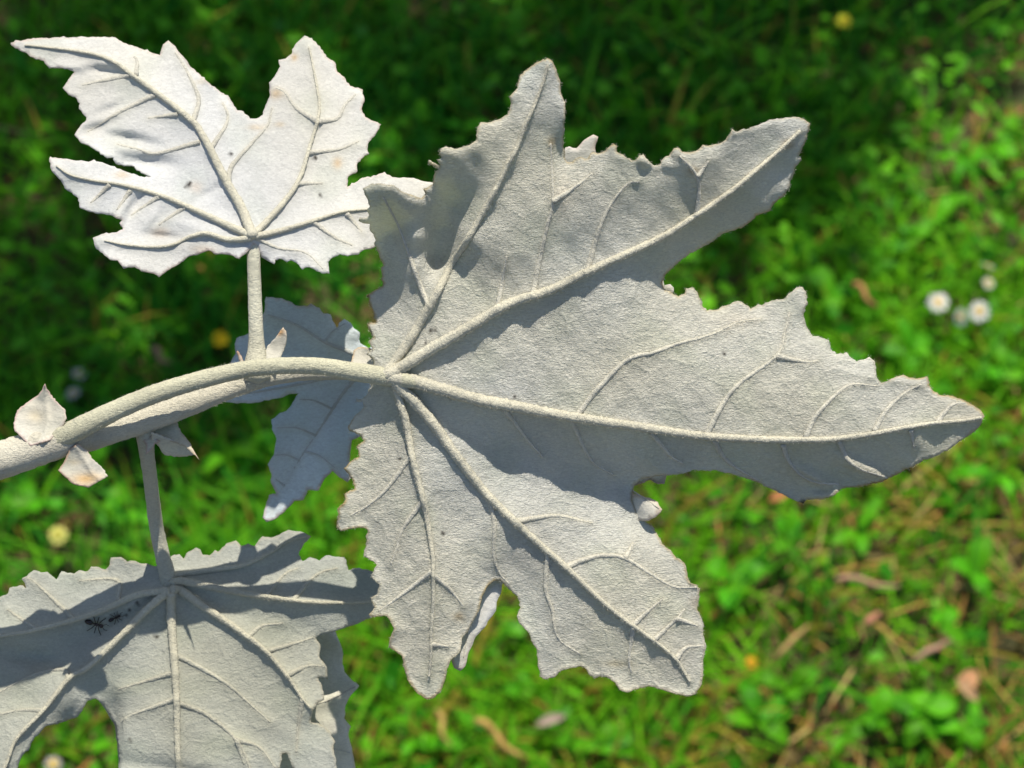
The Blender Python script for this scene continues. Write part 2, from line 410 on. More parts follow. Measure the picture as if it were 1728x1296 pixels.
class Leaf:
    def __init__(self, outline, zfun, ridges=(), bumps=(), veins=(), seed=0, undul=(3.0, 0.02), fine=(0.9, 0.12), edge_wave=5.0, wave_f=0.06, rim=False):
        self.rim = rim
        self.out = np.asarray(outline, float); self.zf = zfun
        self.ridges = ridges; self.bumps = bumps; self.veins = veins
        self.seed = seed; self.und = undul; self.fine = fine; self.ew = edge_wave; self.wf = wave_f
    def z(self, P):
        P = np.asarray(P, float)
        z = self.zf(P)
        pos = np.zeros(len(P)); neg = np.zeros(len(P))
        for poly, H, w in self.ridges:
            q = H * np.exp(-seg_dist(P, crom(np.asarray(poly, float)[:, :2], 20)) / w)
            pos = np.maximum(pos, q); neg = np.minimum(neg, q)
        z = z + pos + neg
        for v in self.veins:
            if v[1] < 0: continue
            z = z + 4.2 * np.exp(-seg_dist(P, crom(np.asarray(v[0], float)[:, :2], 20)) / 10.0) * min(1, v[1] / 4)
        for x, y, sx, sy, ang, amp in self.bumps:
            c, s = math.cos(ang), math.sin(ang)
            u = (P[:, 0] - x) * c + (P[:, 1] - y) * s; v = -(P[:, 0] - x) * s + (P[:, 1] - y) * c
            z = z + amp * np.exp(-(u / sx) ** 2 - (v / sy) ** 2)
        z = z + self.und[0] * nz(P[:, 0], P[:, 1], self.seed, self.und[1])
        z = z + self.fine[0] * nz(P[:, 0], P[:, 1], self.seed + 1, self.fine[1])
        if self.ew:
            e = seg_dist(P, self.out, True)
            if self.rim:
                z = z - self.ew * 0.9 * np.exp(-e / 5.0) * np.clip((760 - P[:, 1]) / 200, -0.9, 1)
            z = z + self.ew * nz(P[:, 0], P[:, 1], self.seed + 2, self.wf) * np.exp(-e / 16)
        return z
    def build(self, name, parent, spacing=5.0, thick=2.6, mat=None, stains=(), specks=(), edge_col=(0.52, 0.38, 0.13), edge_amt=0.95, white=None, label=None, rough=0.7, edge_w=2.1):
        r = np.random.default_rng(self.seed + 100)
        w = WHITE if white is None else np.asarray(white)
        o = self.out
        # densify and fray the margin slightly
        pts = []
        for a, b in zip(o, np.roll(o, -1, 0)):
            L = np.linalg.norm(b - a); n = max(1, int(round(L / spacing)))
            for i in range(n):
                p = a + (b - a) * i / n
                pts.append(p + (r.normal(0, rough, 2) if i else 0))
        B = np.array(pts); nb = len(B)
        lo, hi = o.min(0), o.max(0)
        gx = np.arange(lo[0], hi[0], spacing); gy = np.arange(lo[1], hi[1], spacing * 0.87)
        X, Y = np.meshgrid(gx, gy); X[1::2] += spacing / 2
        G = np.stack([X.ravel(), Y.ravel()], 1) + r.normal(0, spacing * 0.12, (X.size, 2))
        G = G[inside(G, B)]
        G = G[seg_dist(G, B, True) > spacing * 0.55]
        P = np.vstack([B, G])
        vc, _, fc, _, _, _ = delaunay_2d_cdt([Vector(p) for p in P], [], [list(range(nb))], 1, 1e-6)
        P = np.array([(v.x, v.y) for v in vc])
        tris = np.array([f for f in fc if len(f) == 3])
        # orientation: facing the viewer (+z with y down => flip)
        a, b, c = P[tris[:, 0]], P[tris[:, 1]], P[tris[:, 2]]
        cr = (b[:, 0] - a[:, 0]) * (c[:, 1] - a[:, 1]) - (b[:, 1] - a[:, 1]) * (c[:, 0] - a[:, 0])
        tris = np.where((cr > 0)[:, None], tris[:, ::-1], tris)     # clockwise in y-down = counter-clockwise seen by the viewer
        z = self.z(P)
        n = len(P)
        V1 = np.column_stack([P, z])
        # vertex normals for thickness
        nrm = np.zeros((n, 3)); fn = np.cross(V1[tris[:, 1]] - V1[tris[:, 0]], V1[tris[:, 2]] - V1[tris[:, 0]])
        for k in range(3): np.add.at(nrm, tris[:, k], fn)
        nrm /= np.linalg.norm(nrm, axis=1)[:, None] + 1e-9
        nrm *= np.where(nrm[:, 2:] < 0, -1, 1)
        V2 = V1 - nrm * thick
        ed = seg_dist(P, o, True)
        # colour: felt, margin highlights and tint, stains and lit patches
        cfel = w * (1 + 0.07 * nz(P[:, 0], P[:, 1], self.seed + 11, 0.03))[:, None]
        hue = np.clip(nz(P[:, 0], P[:, 1], self.seed + 17, 0.014), -1, 1)[:, None]
        cfel = cfel * (1 + hue * np.array([0.03, 0.01, -0.04]) + np.clip(nz(P[:, 0], P[:, 1], self.seed + 19, 0.045), 0, 1)[:, None] * np.array([-0.07, -0.05, -0.08]))
        cfel = cfel * (1 + 0.12 * np.exp(-ed / 14.0) * np.clip(nz(P[:, 0], P[:, 1], self.seed + 23, 0.025), 0, 1))[:, None]  # bright margin highlights put into the colour, in random stretches
        if self.veins:
            dv = np.full(n, 1e9)
            for v in self.veins:
                dv = np.minimum(dv, seg_dist(P, crom(np.asarray(v[0], float)[:, :2], 20)))
            k = (np.exp(-dv / 6.0) * 0.3)[:, None]
            cfel = cfel * (1 - k) + CREAM * 1.05 * k
        em = np.clip(0.55 + 0.6 * nz(P[:, 0], P[:, 1], self.seed + 13, 0.02), 0, 1) * edge_amt
        k = (np.exp(-(ed / edge_w) ** 2) * em)[:, None]
        cfel = cfel * (1 - k) + np.asarray(edge_col) * k
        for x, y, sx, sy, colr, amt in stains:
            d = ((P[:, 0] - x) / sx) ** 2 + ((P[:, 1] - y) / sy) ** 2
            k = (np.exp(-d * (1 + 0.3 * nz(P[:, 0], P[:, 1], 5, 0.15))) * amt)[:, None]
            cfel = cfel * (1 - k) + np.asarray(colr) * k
        for x, y, rad in specks:
            k = np.clip(1.5 - np.hypot(P[:, 0] - x, P[:, 1] - y) / rad, 0, 1)[:, None]
            cfel = cfel * (1 - k) + np.array([0.02, 0.015, 0.012]) * k
        # boundary edges from the triangulation
        e = np.vstack([tris[:, [0, 1]], tris[:, [1, 2]], tris[:, [2, 0]]])
        key = e.min(1).astype(np.int64) * n + e.max(1)
        _, inv, cnt = np.unique(key, return_inverse=True, return_counts=True)
        be = e[cnt[inv] == 1]
        faces = tris.tolist() + (tris[:, ::-1] + n).tolist() + [(int(j), int(i), int(i) + n, int(j) + n) for i, j in be]
        midx = [0] * len(tris) + [1] * len(tris) + [0] * len(be)
        V = np.vstack([V1, V2])
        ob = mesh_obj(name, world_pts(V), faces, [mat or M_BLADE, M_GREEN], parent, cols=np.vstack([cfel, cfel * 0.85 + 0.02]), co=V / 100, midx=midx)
        if label: ob['label'] = label
        for v in self.veins:
            pl = np.asarray(v[0], float); r0, r1 = abs(v[1]), v[2]
            q = crom(pl[:, :2], 6.0)
            s = np.concatenate([[0], np.cumsum(np.linalg.norm(np.diff(q, axis=0), axis=1))]); s /= s[-1]
            rr = r0 + (r1 - r0) * s ** 0.85
            lift = 0.3 if r0 > 5.4 else -0.32 - 0.55 * s
            zz = self.z(q) + lift * rr
            col = CREAM * 0.8 + w * 0.2 if r0 > 5.4 else CREAM * 0.5 + w * 0.4
            tube('vein', np.column_stack([q, zz, rr]), M_VEIN, ob, col, ns=10 if r0 > 5.4 else 8, step=5.0, rough=0.07, seed=int(pl[0, 0] * 7 + pl[-1, 1]), flat=0.9)
        return ob

def plane(x0, y0, z0, gx, gy):
    return lambda P: z0 + gx * (P[:, 0] - x0) + gy * (P[:, 1] - y0)

# ------------------------------------------------------------------ the poplar branch
BASE = world_pts([[-900, 960, -60]])[0]
branch = empty('poplar_branch', BASE); WLOC[branch] = tuple(BASE)
tag(branch, 'white felted poplar branch with its lobed leaves turned to show pale undersides', 'branch')

# --- main leaf
M_OUT = [(630,613),(627,605),(618,598),(629,588),(622,575),(630,569),(624,558),(620,547),(626,544),(634,544),(630,527),(623,513),(623,503),(618,499),(630,491),(645,483),(646,476),(643,472),(645,466),(642,452),(647,448),(642,438),(636,422),(631,410),(634,406),(630,395),(624,388),(624,378),(613,377),(605,373),(607,368),(618,368),(623,363),(619,354),(624,348),(619,334),(612,319),(624,311),(641,309),(654,312),(665,312),(675,321),(684,325),(693,328),(712,334),(718,327),(715,319),(730,311),(732,297),(735,289),(741,286),(733,280),(723,276),(723,271),(730,275),(743,282),(738,270),(745,266),(741,258),(743,251),(753,247),(771,251),(792,245),(804,237),(805,223),(806,214),(811,206),(822,207),(834,203),(845,200),(857,193),(860,185),(862,175),(859,163),(870,152),(874,138),(878,126),(892,115),(908,104),(924,98),(932,103),(940,122),(946,138),(947,159),(954,173),(954,189),(952,210),(951,228),(950,247),(954,256),(953,265),(957,273),(966,273),(977,265),(984,266),(991,268),(997,258),(1002,256),(1008,259),(1022,254),(1034,243),(1041,246),(1041,256),(1052,261),(1066,271),(1073,269),(1079,261),(1086,260),(1093,269),(1103,279),(1113,278),(1119,267),(1128,263),(1138,250),(1144,249),(1151,256),(1165,257),(1179,252),(1186,244),(1195,246),(1211,243),(1225,236),(1233,225),(1236,217),(1242,222),(1265,217),(1283,209),(1299,202),(1320,200),(1339,197),(1355,200),(1367,208),(1365,221),(1360,237),(1353,253),(1348,263),(1353,269),(1343,281),(1339,295),(1334,304),(1332,318),(1323,330),(1306,344),(1301,355),(1288,360),(1276,364),(1267,374),(1255,383),(1239,389),(1221,394),(1207,404),(1184,418),(1165,427),(1147,441),(1133,454),(1122,465),(1118,475),(1120,486),(1134,494),(1145,500),(1155,496),(1157,486),(1170,485),(1177,493),(1182,505),(1187,519),(1193,524),(1212,522),(1223,516),(1240,509),(1251,509),(1263,516),(1267,521),(1279,513),(1286,515),(1302,507),(1323,504),(1332,494),(1344,485),(1354,484),(1361,493),(1363,514),(1358,520),(1356,533),(1361,551),(1372,567),(1381,567),(1399,574),(1402,588),(1411,597),(1423,597),(1428,594),(1434,602),(1446,610),(1457,607),(1467,602),(1476,609),(1478,624),(1479,635),(1487,646),(1501,641),(1513,635),(1524,632),(1534,637),(1550,638),(1565,635),(1568,649),(1577,661),(1589,667),(1608,668),(1626,675),(1643,684),(1656,693),(1662,703),(1655,717),(1645,728),(1624,742),(1601,758),(1578,770),(1555,779),(1543,786),(1524,795),(1508,803),(1485,814),(1450,821),(1425,824),(1411,831),(1406,837),(1388,843),(1362,843),(1355,850),(1335,841),(1311,829),(1281,815),(1246,803),(1211,794),(1170,793),(1154,799),(1140,801),(1115,802),(1096,806),(1080,810),(1070,819),(1066,831),(1065,843),(1073,861),(1082,875),(1090,881),(1100,887),(1110,903),(1117,917),(1128,926),(1142,942),(1155,950),(1158,961),(1160,975),(1165,984),(1174,987),(1181,995),(1179,1012),(1177,1030),(1183,1041),(1188,1055),(1186,1067),(1192,1090),(1187,1108),(1186,1131),(1183,1155),(1173,1171),(1162,1174),(1141,1170),(1118,1163),(1095,1157),(1076,1162),(1058,1167),(1048,1164),(1039,1152),(1023,1142),(1011,1141),(1003,1144),(995,1138),(990,1129),(981,1124),(963,1126),(946,1131),(935,1142),(921,1146),(912,1141),(909,1122),(907,1097),(899,1083),(893,1067),(877,1050),(874,1039),(879,1025),(874,1006),(863,997),(852,988),(845,981),(833,979),(822,989),(815,1002),(811,1016),(808,1030),(798,1048),(791,1062),(780,1076),(776,1099),(768,1107),(759,1114),(754,1127),(750,1145),(743,1166),(731,1177),(720,1179),(706,1170),(690,1150),(681,1122),(680,1108),(669,1099),(657,1092),(659,1078),(666,1060),(659,1046),(653,1039),(643,1039),(627,1040),(622,1037),(629,1031),(633,1025),(626,1009),(636,1004),(641,986),(626,973),(636,953),(629,946),(614,938),(620,912),(618,905),(622,897),(616,890),(605,889),(575,896),(567,890),(572,867),(570,859),(582,847),(583,832),(598,825),(596,811),(580,790),(591,779),(606,770),(602,753),(614,744),(605,733),(590,727),(587,719),(596,706),(600,700),(614,686),(612,676),(602,678),(601,674),(612,672),(621,663),(626,649)]
M_CTRL = [(650,637,0),(740,656,20),(864,683,24),(1000,708,22),(1188,736,20),(1373,745,18),(1531,721,10),(1655,703,-12),
 (702,679,6),(771,770,2),(864,876,-2),(955,958,-3),(1060,1050,-2),(1164,1150,-8),
 (790,735,-16),(850,765,-28),(950,800,-36),(1010,820,-40),(1050,850,-44),(1080,910,-20),(900,850,-18),
 (1100,790,-15),(1170,792,-20),(1281,814,-34),(1353,846,-62),(1425,822,-38),(1500,802,-32),(1600,757,-18),(1068,825,-58),(1100,887,-46),
 (800,600,20),(950,560,34),(1000,620,30),(1150,560,22),(1300,520,-12),(1220,530,-4),(1354,490,-14),(1480,640,4),(1565,640,-8),(1200,640,27),(1300,640,20),
 (719,594,14),(858,513,28),(980,464,36),(1119,399,40),(1246,313,40),(1350,221,22),
 (1000,510,42),(1050,495,38),(1115,485,10),(1180,508,-8),(1100,440,26),(900,640,28),(860,575,28),(1060,560,34),(1147,441,6),(1221,395,0),(1288,360,-4),(1339,295,-4),
 (930,420,48),(1000,360,66),(1100,330,72),(1103,279,92),(1150,258,98),(1250,222,78),(1340,198,36),(965,310,74),(960,275,62),(1180,310,74),
 (696,566,8),(742,485,20),(788,406,48),(841,311,78),(887,210,98),(924,105,112),
 (745,255,118),(800,245,108),(808,290,84),(770,340,42),(700,345,76),(704,400,48),(706,450,20),(711,492,8),(740,390,-4),(733,440,-24),(650,332,74),(668,390,14),(625,320,82),(720,337,62),(612,375,42),(640,440,-26),(640,490,-42),(640,560,-25),(630,610,-8),(680,540,-15),
 (865,170,106),(950,200,98),
 (686,716,-2),(709,823,5),(730,936,8),(731,1016,5),(725,1140,-12),(600,705,-28),(570,890,-26),(620,950,-25),(630,1035,-20),(680,1110,-12),
 (760,880,-8),(800,960,-12),(835,978,-26),(870,1030,-22),(790,1060,-14),(920,1140,-22),(1000,1140,-22),(1178,1000,-20),(1187,1090,-15),(1130,930,-20)]
MV1 = [(655,637),(700,644),(741,656),(806,674),(864,685),(933,698),(1000,709),(1096,723),(1188,736),(1300,742),(1373,742),(1416,740),(1474,732),(1531,721),(1578,714),(1624,710),(1656,705)]
MV2 = [(648,634),(668,626),(719,594),(788,554),(858,513),(927,490),(980,464),(1049,432),(1119,399),(1177,362),(1211,339),(1246,313),(1281,283),(1316,253),(1350,221)]
MV3 = [(648,632),(664,614),(696,566),(719,527),(742,485),(765,441),(788,406),(822,346),(841,311),(855,281),(873,247),(887,210),(901,180),(917,138),(924,110)]
MV4 = [(724,516),(705,471),(689,425),(673,381),(647,332)]
MV5 = [(668,645),(679,658),(702,679),(737,723),(771,770),(818,830),(864,876),(910,918),(956,958),(1014,1013),(1060,1050),(1106,1083),(1141,1113),(1164,1150)]
MV6 = [(668,652),(675,677),(686,716),(697,777),(709,823),(720,871),(730,936),(731,967),(731,1016),(728,1062),(727,1108),(724,1143)]
m_veins = [(MV1, 12, 3), (MV2, 11, 3), (MV3, 9, 2), (MV4, 5.3, 1.8), (MV5, 10.5, 2.2), (MV6, 7.5, 1.8)]
for p in [[(1193,733),(1219,683),(1247,648),(1311,600),(1325,560),(1332,528)], [(1311,601),(1358,611),(1381,609)],
          [(975,700),(1010,655),(1060,607),(1103,595),(1149,579),(1200,565),(1247,544),(1284,539)],
          [(1360,738),(1376,703),(1411,666),(1439,649),(1480,652)], [(1476,728),(1497,691),(1531,661),(1555,649)], [(1582,712),(1606,684),(1629,681)],
          [(1416,744),(1430,774),(1453,791),(1497,806)], [(1322,750),(1330,775),(1351,800),(1381,814),(1416,817)], [(1537,725),(1543,756)],
          [(1100,730),(1130,766),(1153,782)], [(1205,742),(1228,778),(1281,811)], [(965,708),(996,773),(1035,801)], [(852,690),(887,737),(917,772)],
          [(956,957),(983,946),(1016,938),(1053,942),(1095,967),(1136,990),(1176,991)], [(1055,942),(1069,916)], [(1104,1080),(1143,1043),(1155,1028)], [(1143,1044),(1178,1057)],
          [(1141,1112),(1157,1094),(1187,1090)], [(872,880),(940,871),(1000,884)], [(826,838),(834,881),(833,935),(842,965),(860,986)],
          [(925,932),(921,993),(932,1030),(942,1076),(979,1104)], [(1069,1058),(1062,1110),(1066,1135)], [(1066,1057),(1083,1041),(1118,1011)],
          [(695,768),(653,825),(621,853),(593,869)], [(714,845),(679,895),(667,934),(660,952)], [(729,965),(690,995),(662,1016),(639,1032)], [(731,972),(757,993),(782,1023)], [(727,1088),(757,1091)],
          [(899,500),(911,436),(924,379),(933,341),(931,288),(929,242)], [(933,340),(970,316),(1000,293)], [(990,460),(1019,367),(1056,313),(1079,306)], [(839,525),(855,432)],
          [(1177,362),(1177,300),(1147,263)], [(1177,298),(1195,272)]]:
    m_veins.append((p, 5.3, 2.0))
TAN = (0.34, 0.21, 0.06)
m_tps = TPS(M_CTRL)
main_leaf = Leaf(M_OUT, m_tps, [(MV1, 7, 20), (MV2, 9, 18), (MV3, 4, 16), (MV5, 5, 16), (MV6, 4, 16)], [(1095,272,40,10,0.2,12),(1240,222,60,9,-0.25,8),(1500,640,80,8,0.15,7),(1462,792,48,9,0.42,17),(1375,806,42,9,0.5,15),(1400,836,40,7,0.0,14),(1550,740,7,20,0.2,6)], m_veins, seed=3, undul=(2.0, 0.018), fine=(1.4, 0.10), edge_wave=7, wave_f=0.05, rim=True)
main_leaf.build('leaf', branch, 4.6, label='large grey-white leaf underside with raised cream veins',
    stains=[(774,1040,9,7,TAN,0.6),(1172,288,11,8,TAN,0.55),(1329,244,9,8,TAN,0.5),(931,240,7,9,TAN,0.6),(1039,1120,24,6,(0.4,0.33,0.18),0.55),(1172,1018,8,12,TAN,0.3),(950,330,12,30,(0.92,0.82,0.68),0.6),(1240,540,40,20,(0.90,0.82,0.69),0.5)],  # last two entries: beige patches with sunlit brightness put into the colour
    specks=[(1222,597,3.2),(727,558,3.4),(735,556,2.6),(719,580,2.5),(674,775,3.0),(748,900,3.0),(702,650,3.5),(760,672,2.8),(868,669,3.0),(1355,847,4.5),(1358,849,4.0)])

# --- upper leaf
E_OUT = [(18,72),(30,68),(65,64),(111,63),(157,62),(194,63),(208,72),(231,79),(252,87),(270,93),(275,75),(284,68),(292,75),(308,94),(319,109),(338,126),(354,141),(373,156),(385,161),(393,174),(400,186),(411,188),(422,200),(433,200),(444,193),(448,177),(454,165),(455,149),(454,139),(468,121),(473,112),(470,101),(482,99),(492,91),(493,83),(503,70),(514,60),(526,64),(540,78),(551,96),(565,105),(569,121),(581,130),(591,145),(612,151),(615,170),(610,183),(616,197),(643,210),(635,225),(623,239),(620,251),(623,259),(609,268),(602,278),(603,288),(588,297),(586,315),(611,300),(635,296),(649,290),(662,299),(688,300),(711,305),(730,308),(752,322),(735,345),(722,350),(715,372),(690,378),(680,398),(655,402),(631,417),(615,421),(606,429),(587,431),(573,428),(561,434),(554,442),(556,461),(543,461),(527,452),(517,450),(510,454),(500,443),(492,439),(485,442),(471,436),(464,438),(462,445),(448,438),(441,434),(436,418),(428,412),(420,422),(403,436),(389,430),(366,429),(352,422),(338,427),(317,434),(303,445),(282,456),(268,467),(259,461),(243,458),(227,450),(208,453),(199,439),(183,435),(162,420),(157,401),(171,395),(197,392),(208,387),(203,376),(207,371),(197,368),(185,362),(162,360),(134,350),(132,334),(109,318),(102,304),(87,288),(83,272),(85,264),(102,267),(122,270),(150,273),(159,269),(180,277),(203,285),(222,293),(243,299),(257,299),(231,286),(227,280),(197,276),(192,265),(178,263),(153,247),(134,237),(126,227),(129,222),(146,202),(146,197),(133,183),(135,174),(127,163),(116,159),(106,148),(116,133),(126,122),(113,116),(97,114),(83,115),(74,102),(56,96),(37,87),(22,78)]
EV1 = [(427,398),(418,376),(407,350),(389,318),(375,292),(347,237),(324,204),(266,158),(222,126),(197,107),(167,94),(130,86),(81,80),(42,76)]
EV2 = [(430,394),(459,364),(490,327),(508,295),(520,256),(535,207),(539,179),(535,149),(526,102),(521,79)]
EV3 = [(430,398),(471,390),(527,373),(568,360),(596,355),(640,352)]
EV4 = [(432,402),(469,419),(515,427),(545,454)]
EV5 = [(424,398),(361,369),(315,348),(268,329),(210,313),(153,304),(118,295),(95,280)]
EV6 = [(424,402),(384,404),(349,394),(322,399),(291,413),(257,417),(210,413),(176,406)]
e_veins = [(EV1, 9, 1.5), (EV2, 6, 1.2), (EV3, 6, 1.2), (EV4, 3.5, 1), (EV5, 6.5, 1.2), (EV6, 5.5, 1.0)]
for p in [[(262,160),(192,195),(148,223)], [(220,127),(139,144)], [(337,240),(266,259),(231,252),(197,244)], [(326,204),(335,172),(329,149),(315,121),(296,89)],
          [(356,250),(380,214),(384,193),(375,174)], [(229,127),(231,105),(226,96)], [(385,310),(391,281),(426,241),(452,211),(459,183)], [(534,205),(500,183),(480,156),(466,149)],
          [(537,206),(570,200),(581,179),(600,160)], [(520,258),(570,253),(605,239)], [(503,310),(544,310)], [(527,374),(564,401),(594,415)], [(585,360),(610,392)],
          [(268,332),(222,364)], [(185,312),(153,343)], [(220,322),(198,355)], [(312,350),(268,380)], [(300,193),(250,200)]]:
    e_veins.append((p, 5.0, 2.2))
upper_leaf = Leaf(E_OUT, plane(428, 395, -60, -0.03, 0.50), [(EV1, 10, 18), (EV2, 6, 16), (EV3, 6, 14), (EV5, 8, 16), (EV6, 7, 12)],
    [(165,215,30,9,-0.4,-14),(215,235,50,10,0.2,-16),(185,185,30,8,-0.4,-8),(245,275,45,14,0.1,-20),(175,262,30,8,0.5,14),(135,112,40,9,0.0,12),(170,118,35,8,0.2,-12),(230,345,9,35,0.6,-10),(255,365,9,30,0.6,9),(205,355,8,25,0.6,8),(280,400,35,7,0.1,-10),(340,385,40,8,0.2,8),(40,74,60,30,0,-10),(345,330,60,7,-0.5,-5)],
    e_veins, seed=13, undul=(3.0, 0.03), fine=(0.9, 0.12), edge_wave=5, wave_f=0.07)
E_W = np.array([0.58, 0.578, 0.562])
upper_leaf.build('leaf', branch, 4.6, mat=M_SMOOTH, white=E_W, label='brightly sunlit white leaf on its own upright stalk', edge_col=(0.55, 0.38, 0.28), edge_amt=0.5,
    stains=[(497,97,6,6,(0.5,0.28,0.06),0.6),(466,158,11,9,(0.5,0.3,0.08),0.5),(433,215,16,5,(0.5,0.32,0.1),0.4),(472,210,8,4,(0.5,0.32,0.1),0.4),(570,275,7,9,(0.5,0.28,0.06),0.55),(341,138,12,4,(0.5,0.36,0.14),0.35),(205,295,14,6,(0.5,0.32,0.1),0.45),(330,316,12,10,(0.55,0.42,0.33),0.4),(270,392,16,8,(0.4,0.28,0.18),0.5),(340,420,22,7,(0.6,0.45,0.33),0.4),(195,368,8,5,(0.4,0.3,0.2),0.5)],
    specks=[(389,260,3.4),(532,267,3.6),(541,330,3.0),(318,312,3.4),(322,309,3.0),(314,316,2.6)])

# --- lower left leaf
C_OUT = [(-60,1052),(-30,1022),(-12,1014),(0,1007),(14,1001),(16,992),(28,990),(38,988),(44,993),(42,984),(37,978),(57,962),(69,966),(80,965),(95,978),(104,964),(125,968),(134,962),(148,964),(154,956),(167,957),(178,961),(185,953),(187,941),(204,940),(215,948),(223,946),(243,951),(266,955),(278,950),(286,944),(294,936),(303,935),(310,943),(315,933),(331,924),(338,927),(342,936),(354,937),(363,928),(368,931),(382,917),(398,912),(407,921),(419,917),(430,921),(437,911),(443,905),(458,907),(472,902),(487,894),(511,898),(525,905),(514,916),(504,936),(511,947),(523,940),(533,943),(539,946),(551,937),(581,940),(588,962),(606,958),(627,964),(665,975),(690,1006),(668,1030),(627,1042),(605,1052),(585,1058),(562,1067),(545,1070),(532,1076),(541,1089),(539,1108),(551,1124),(553,1146),(537,1143),(544,1163),(547,1180),(535,1187),(528,1198),(525,1219),(541,1222),(558,1235),(565,1251),(562,1263),(567,1284),(568,1300),(566,1330),(548,1352),(520,1330),(503,1305),(493,1293),(483,1270),(476,1271),(473,1296),(470,1330),(455,1390),(400,1450),(330,1500),(290,1480),(240,1410),(205,1350),(200,1296),(198,1260),(195,1230),(186,1205),(176,1188),(162,1179),(148,1182),(143,1191),(130,1210),(111,1217),(76,1226),(56,1249),(51,1261),(38,1275),(30,1296),(15,1340),(-30,1380),(-60,1350),(-70,1300),(-95,1260),(-70,1220),(-110,1180),(-60,1150),(-75,1120),(-130,1100)]
CV1 = [(288,1002),(289,1050),(294,1112),(298,1182),(299,1240),(301,1293),(305,1380),(312,1460)]
CV2 = [(290,1000),(301,994),(349,1027),(396,1059),(447,1098),(484,1140),(511,1180),(525,1196)]
CV3 = [(290,985),(303,980),(373,994),(442,1006),(511,1015),(565,1017),(627,1015),(680,1006)]
CV4 = [(288,978),(299,971),(349,963),(410,954),(454,934),(488,913),(521,905)]
CV5 = [(284,998),(275,998),(231,1005),(171,1031),(111,1050),(46,1066),(0,1074),(-100,1095)]
CV6 = [(284,1002),(276,1005),(245,1031),(197,1080),(148,1126),(116,1145),(72,1200),(28,1247),(9,1293),(-20,1345)]
c_veins = [(CV1, 8.5, 3), (CV2, 8.5, 2), (CV3, 7, 1.5), (CV4, 6, 1.2), (CV5, 6.5, 1.5), (CV6, 7, 2)]
for p in [[(419,1075),(442,1057),(477,1052)], [(449,1100),(488,1089),(528,1076)], [(484,1140),(521,1124),(548,1125)], [(449,1007),(479,971),(502,959)], [(495,1013),(534,971),(569,959)],
          [(297,1108),(320,1118),(379,1152),(428,1194),(456,1219)], [(298,1186),(349,1207),(398,1249),(421,1296),(430,1340)], [(398,1249),(437,1262),(465,1296)],
          [(298,1180),(222,1207),(207,1217)], [(294,1136),(201,1163)], [(114,1146),(111,1132),(80,1133),(46,1143),(0,1168)], [(72,1200),(35,1199),(0,1206)], [(125,1046),(56,981),(38,977)],
          [(200,1016),(197,980),(134,980)], [(60,1062),(12,1029)], [(511,1180),(503,1230),(500,1270)], [(400,1250),(412,1290)]]:
    c_veins.append((p, 5.0, 1.8))
low_leaf = Leaf(C_OUT, plane(287, 1000, -258, 0.0, 0.20), [(CV1, 12, 30), (CV2, 16, 30), (CV3, 22, 32), (CV4, 10, 24), (CV5, 26, 32), (CV6, 26, 34)],
    [(225,1020,20,8,-0.6,16),(60,1110,60,16,0.2,-14),(120,1215,40,18,-0.8,-18),(190,1230,14,60,0,-25),(300,1300,140,12,0.15,-8)], c_veins, seed=23, undul=(5.0, 0.016), fine=(1.2, 0.09), edge_wave=6, wave_f=0.06)
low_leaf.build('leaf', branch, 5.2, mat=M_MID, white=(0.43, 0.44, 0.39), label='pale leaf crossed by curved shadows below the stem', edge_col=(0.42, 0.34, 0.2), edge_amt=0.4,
    specks=[(264,1075,3.4),(231,1018,2.8),(219,1030,2.6),(214,1037,2.6),(220,1249,3.0),(206,1028,2.5)], stains=[(300,1290,60,10,(0.5,0.5,0.45),0.2)])

# --- shaded leaf behind the stem
A_OUT = [(449,501),(470,503),(488,508),(502,516),(518,517),(525,512),(539,519),(546,529),(558,531),(564,545),(569,555),(572,545),(581,538),(592,545),(597,554),(607,561),(608,579),(622,588),(655,575),(690,590),(720,650),(715,700),(690,735),(650,730),(609,735),(593,742),(591,760),(590,777),(594,790),(593,806),(587,813),(573,805),(561,794),(547,807),(537,828),(519,827),(512,843),(496,845),(480,863),(468,873),(450,880),(444,873),(448,857),(454,835),(466,833),(457,815),(458,800),(452,784),(463,768),(467,740),(459,724),(458,708),(488,688),(504,664),(488,665),(470,672),(437,679),(400,681),(375,677),(378,650),(391,607),(398,596),(396,580),(399,571),(420,562),(440,545),(446,526)]
AV1 = [(620,612),(595,596),(548,577),(502,549),(453,531)]
AV2 = [(618,620),(583,658),(537,728),(500,784),(472,831),(458,866)]
AV3 = [(615,622),(540,640),(470,655),(390,668)]
a_veins = [(AV1, 4.5, 1.2), (AV2, 5, 1.2), (AV3, 4, 1.2)] + [(p, 2.2, 0.8) for p in [[(533,735),(500,722),(468,722)], [(505,778),(485,768),(464,768)], [(560,690),(530,676),(505,674)], [(515,762),(540,770),(565,790)], [(548,577),(560,560),(582,546)], [(480,820),(465,808)]]]
back_leaf = Leaf(A_OUT, plane(600, 640, -310, 0.05, 0.10), [(AV1, 12, 30), (AV2, -24, 40), (AV3, 8, 25)], [(590,560,20,20,0,10)], a_veins, seed=33, undul=(5, 0.02), edge_wave=5, fine=(0.5, 0.1))
back_leaf.build('leaf', branch, 6, mat=M_SMOOTH, white=(0.60, 0.68, 0.76), label='leaf in blue shade behind the arching stem', edge_col=(0.52, 0.33, 0.2), edge_amt=0.5)

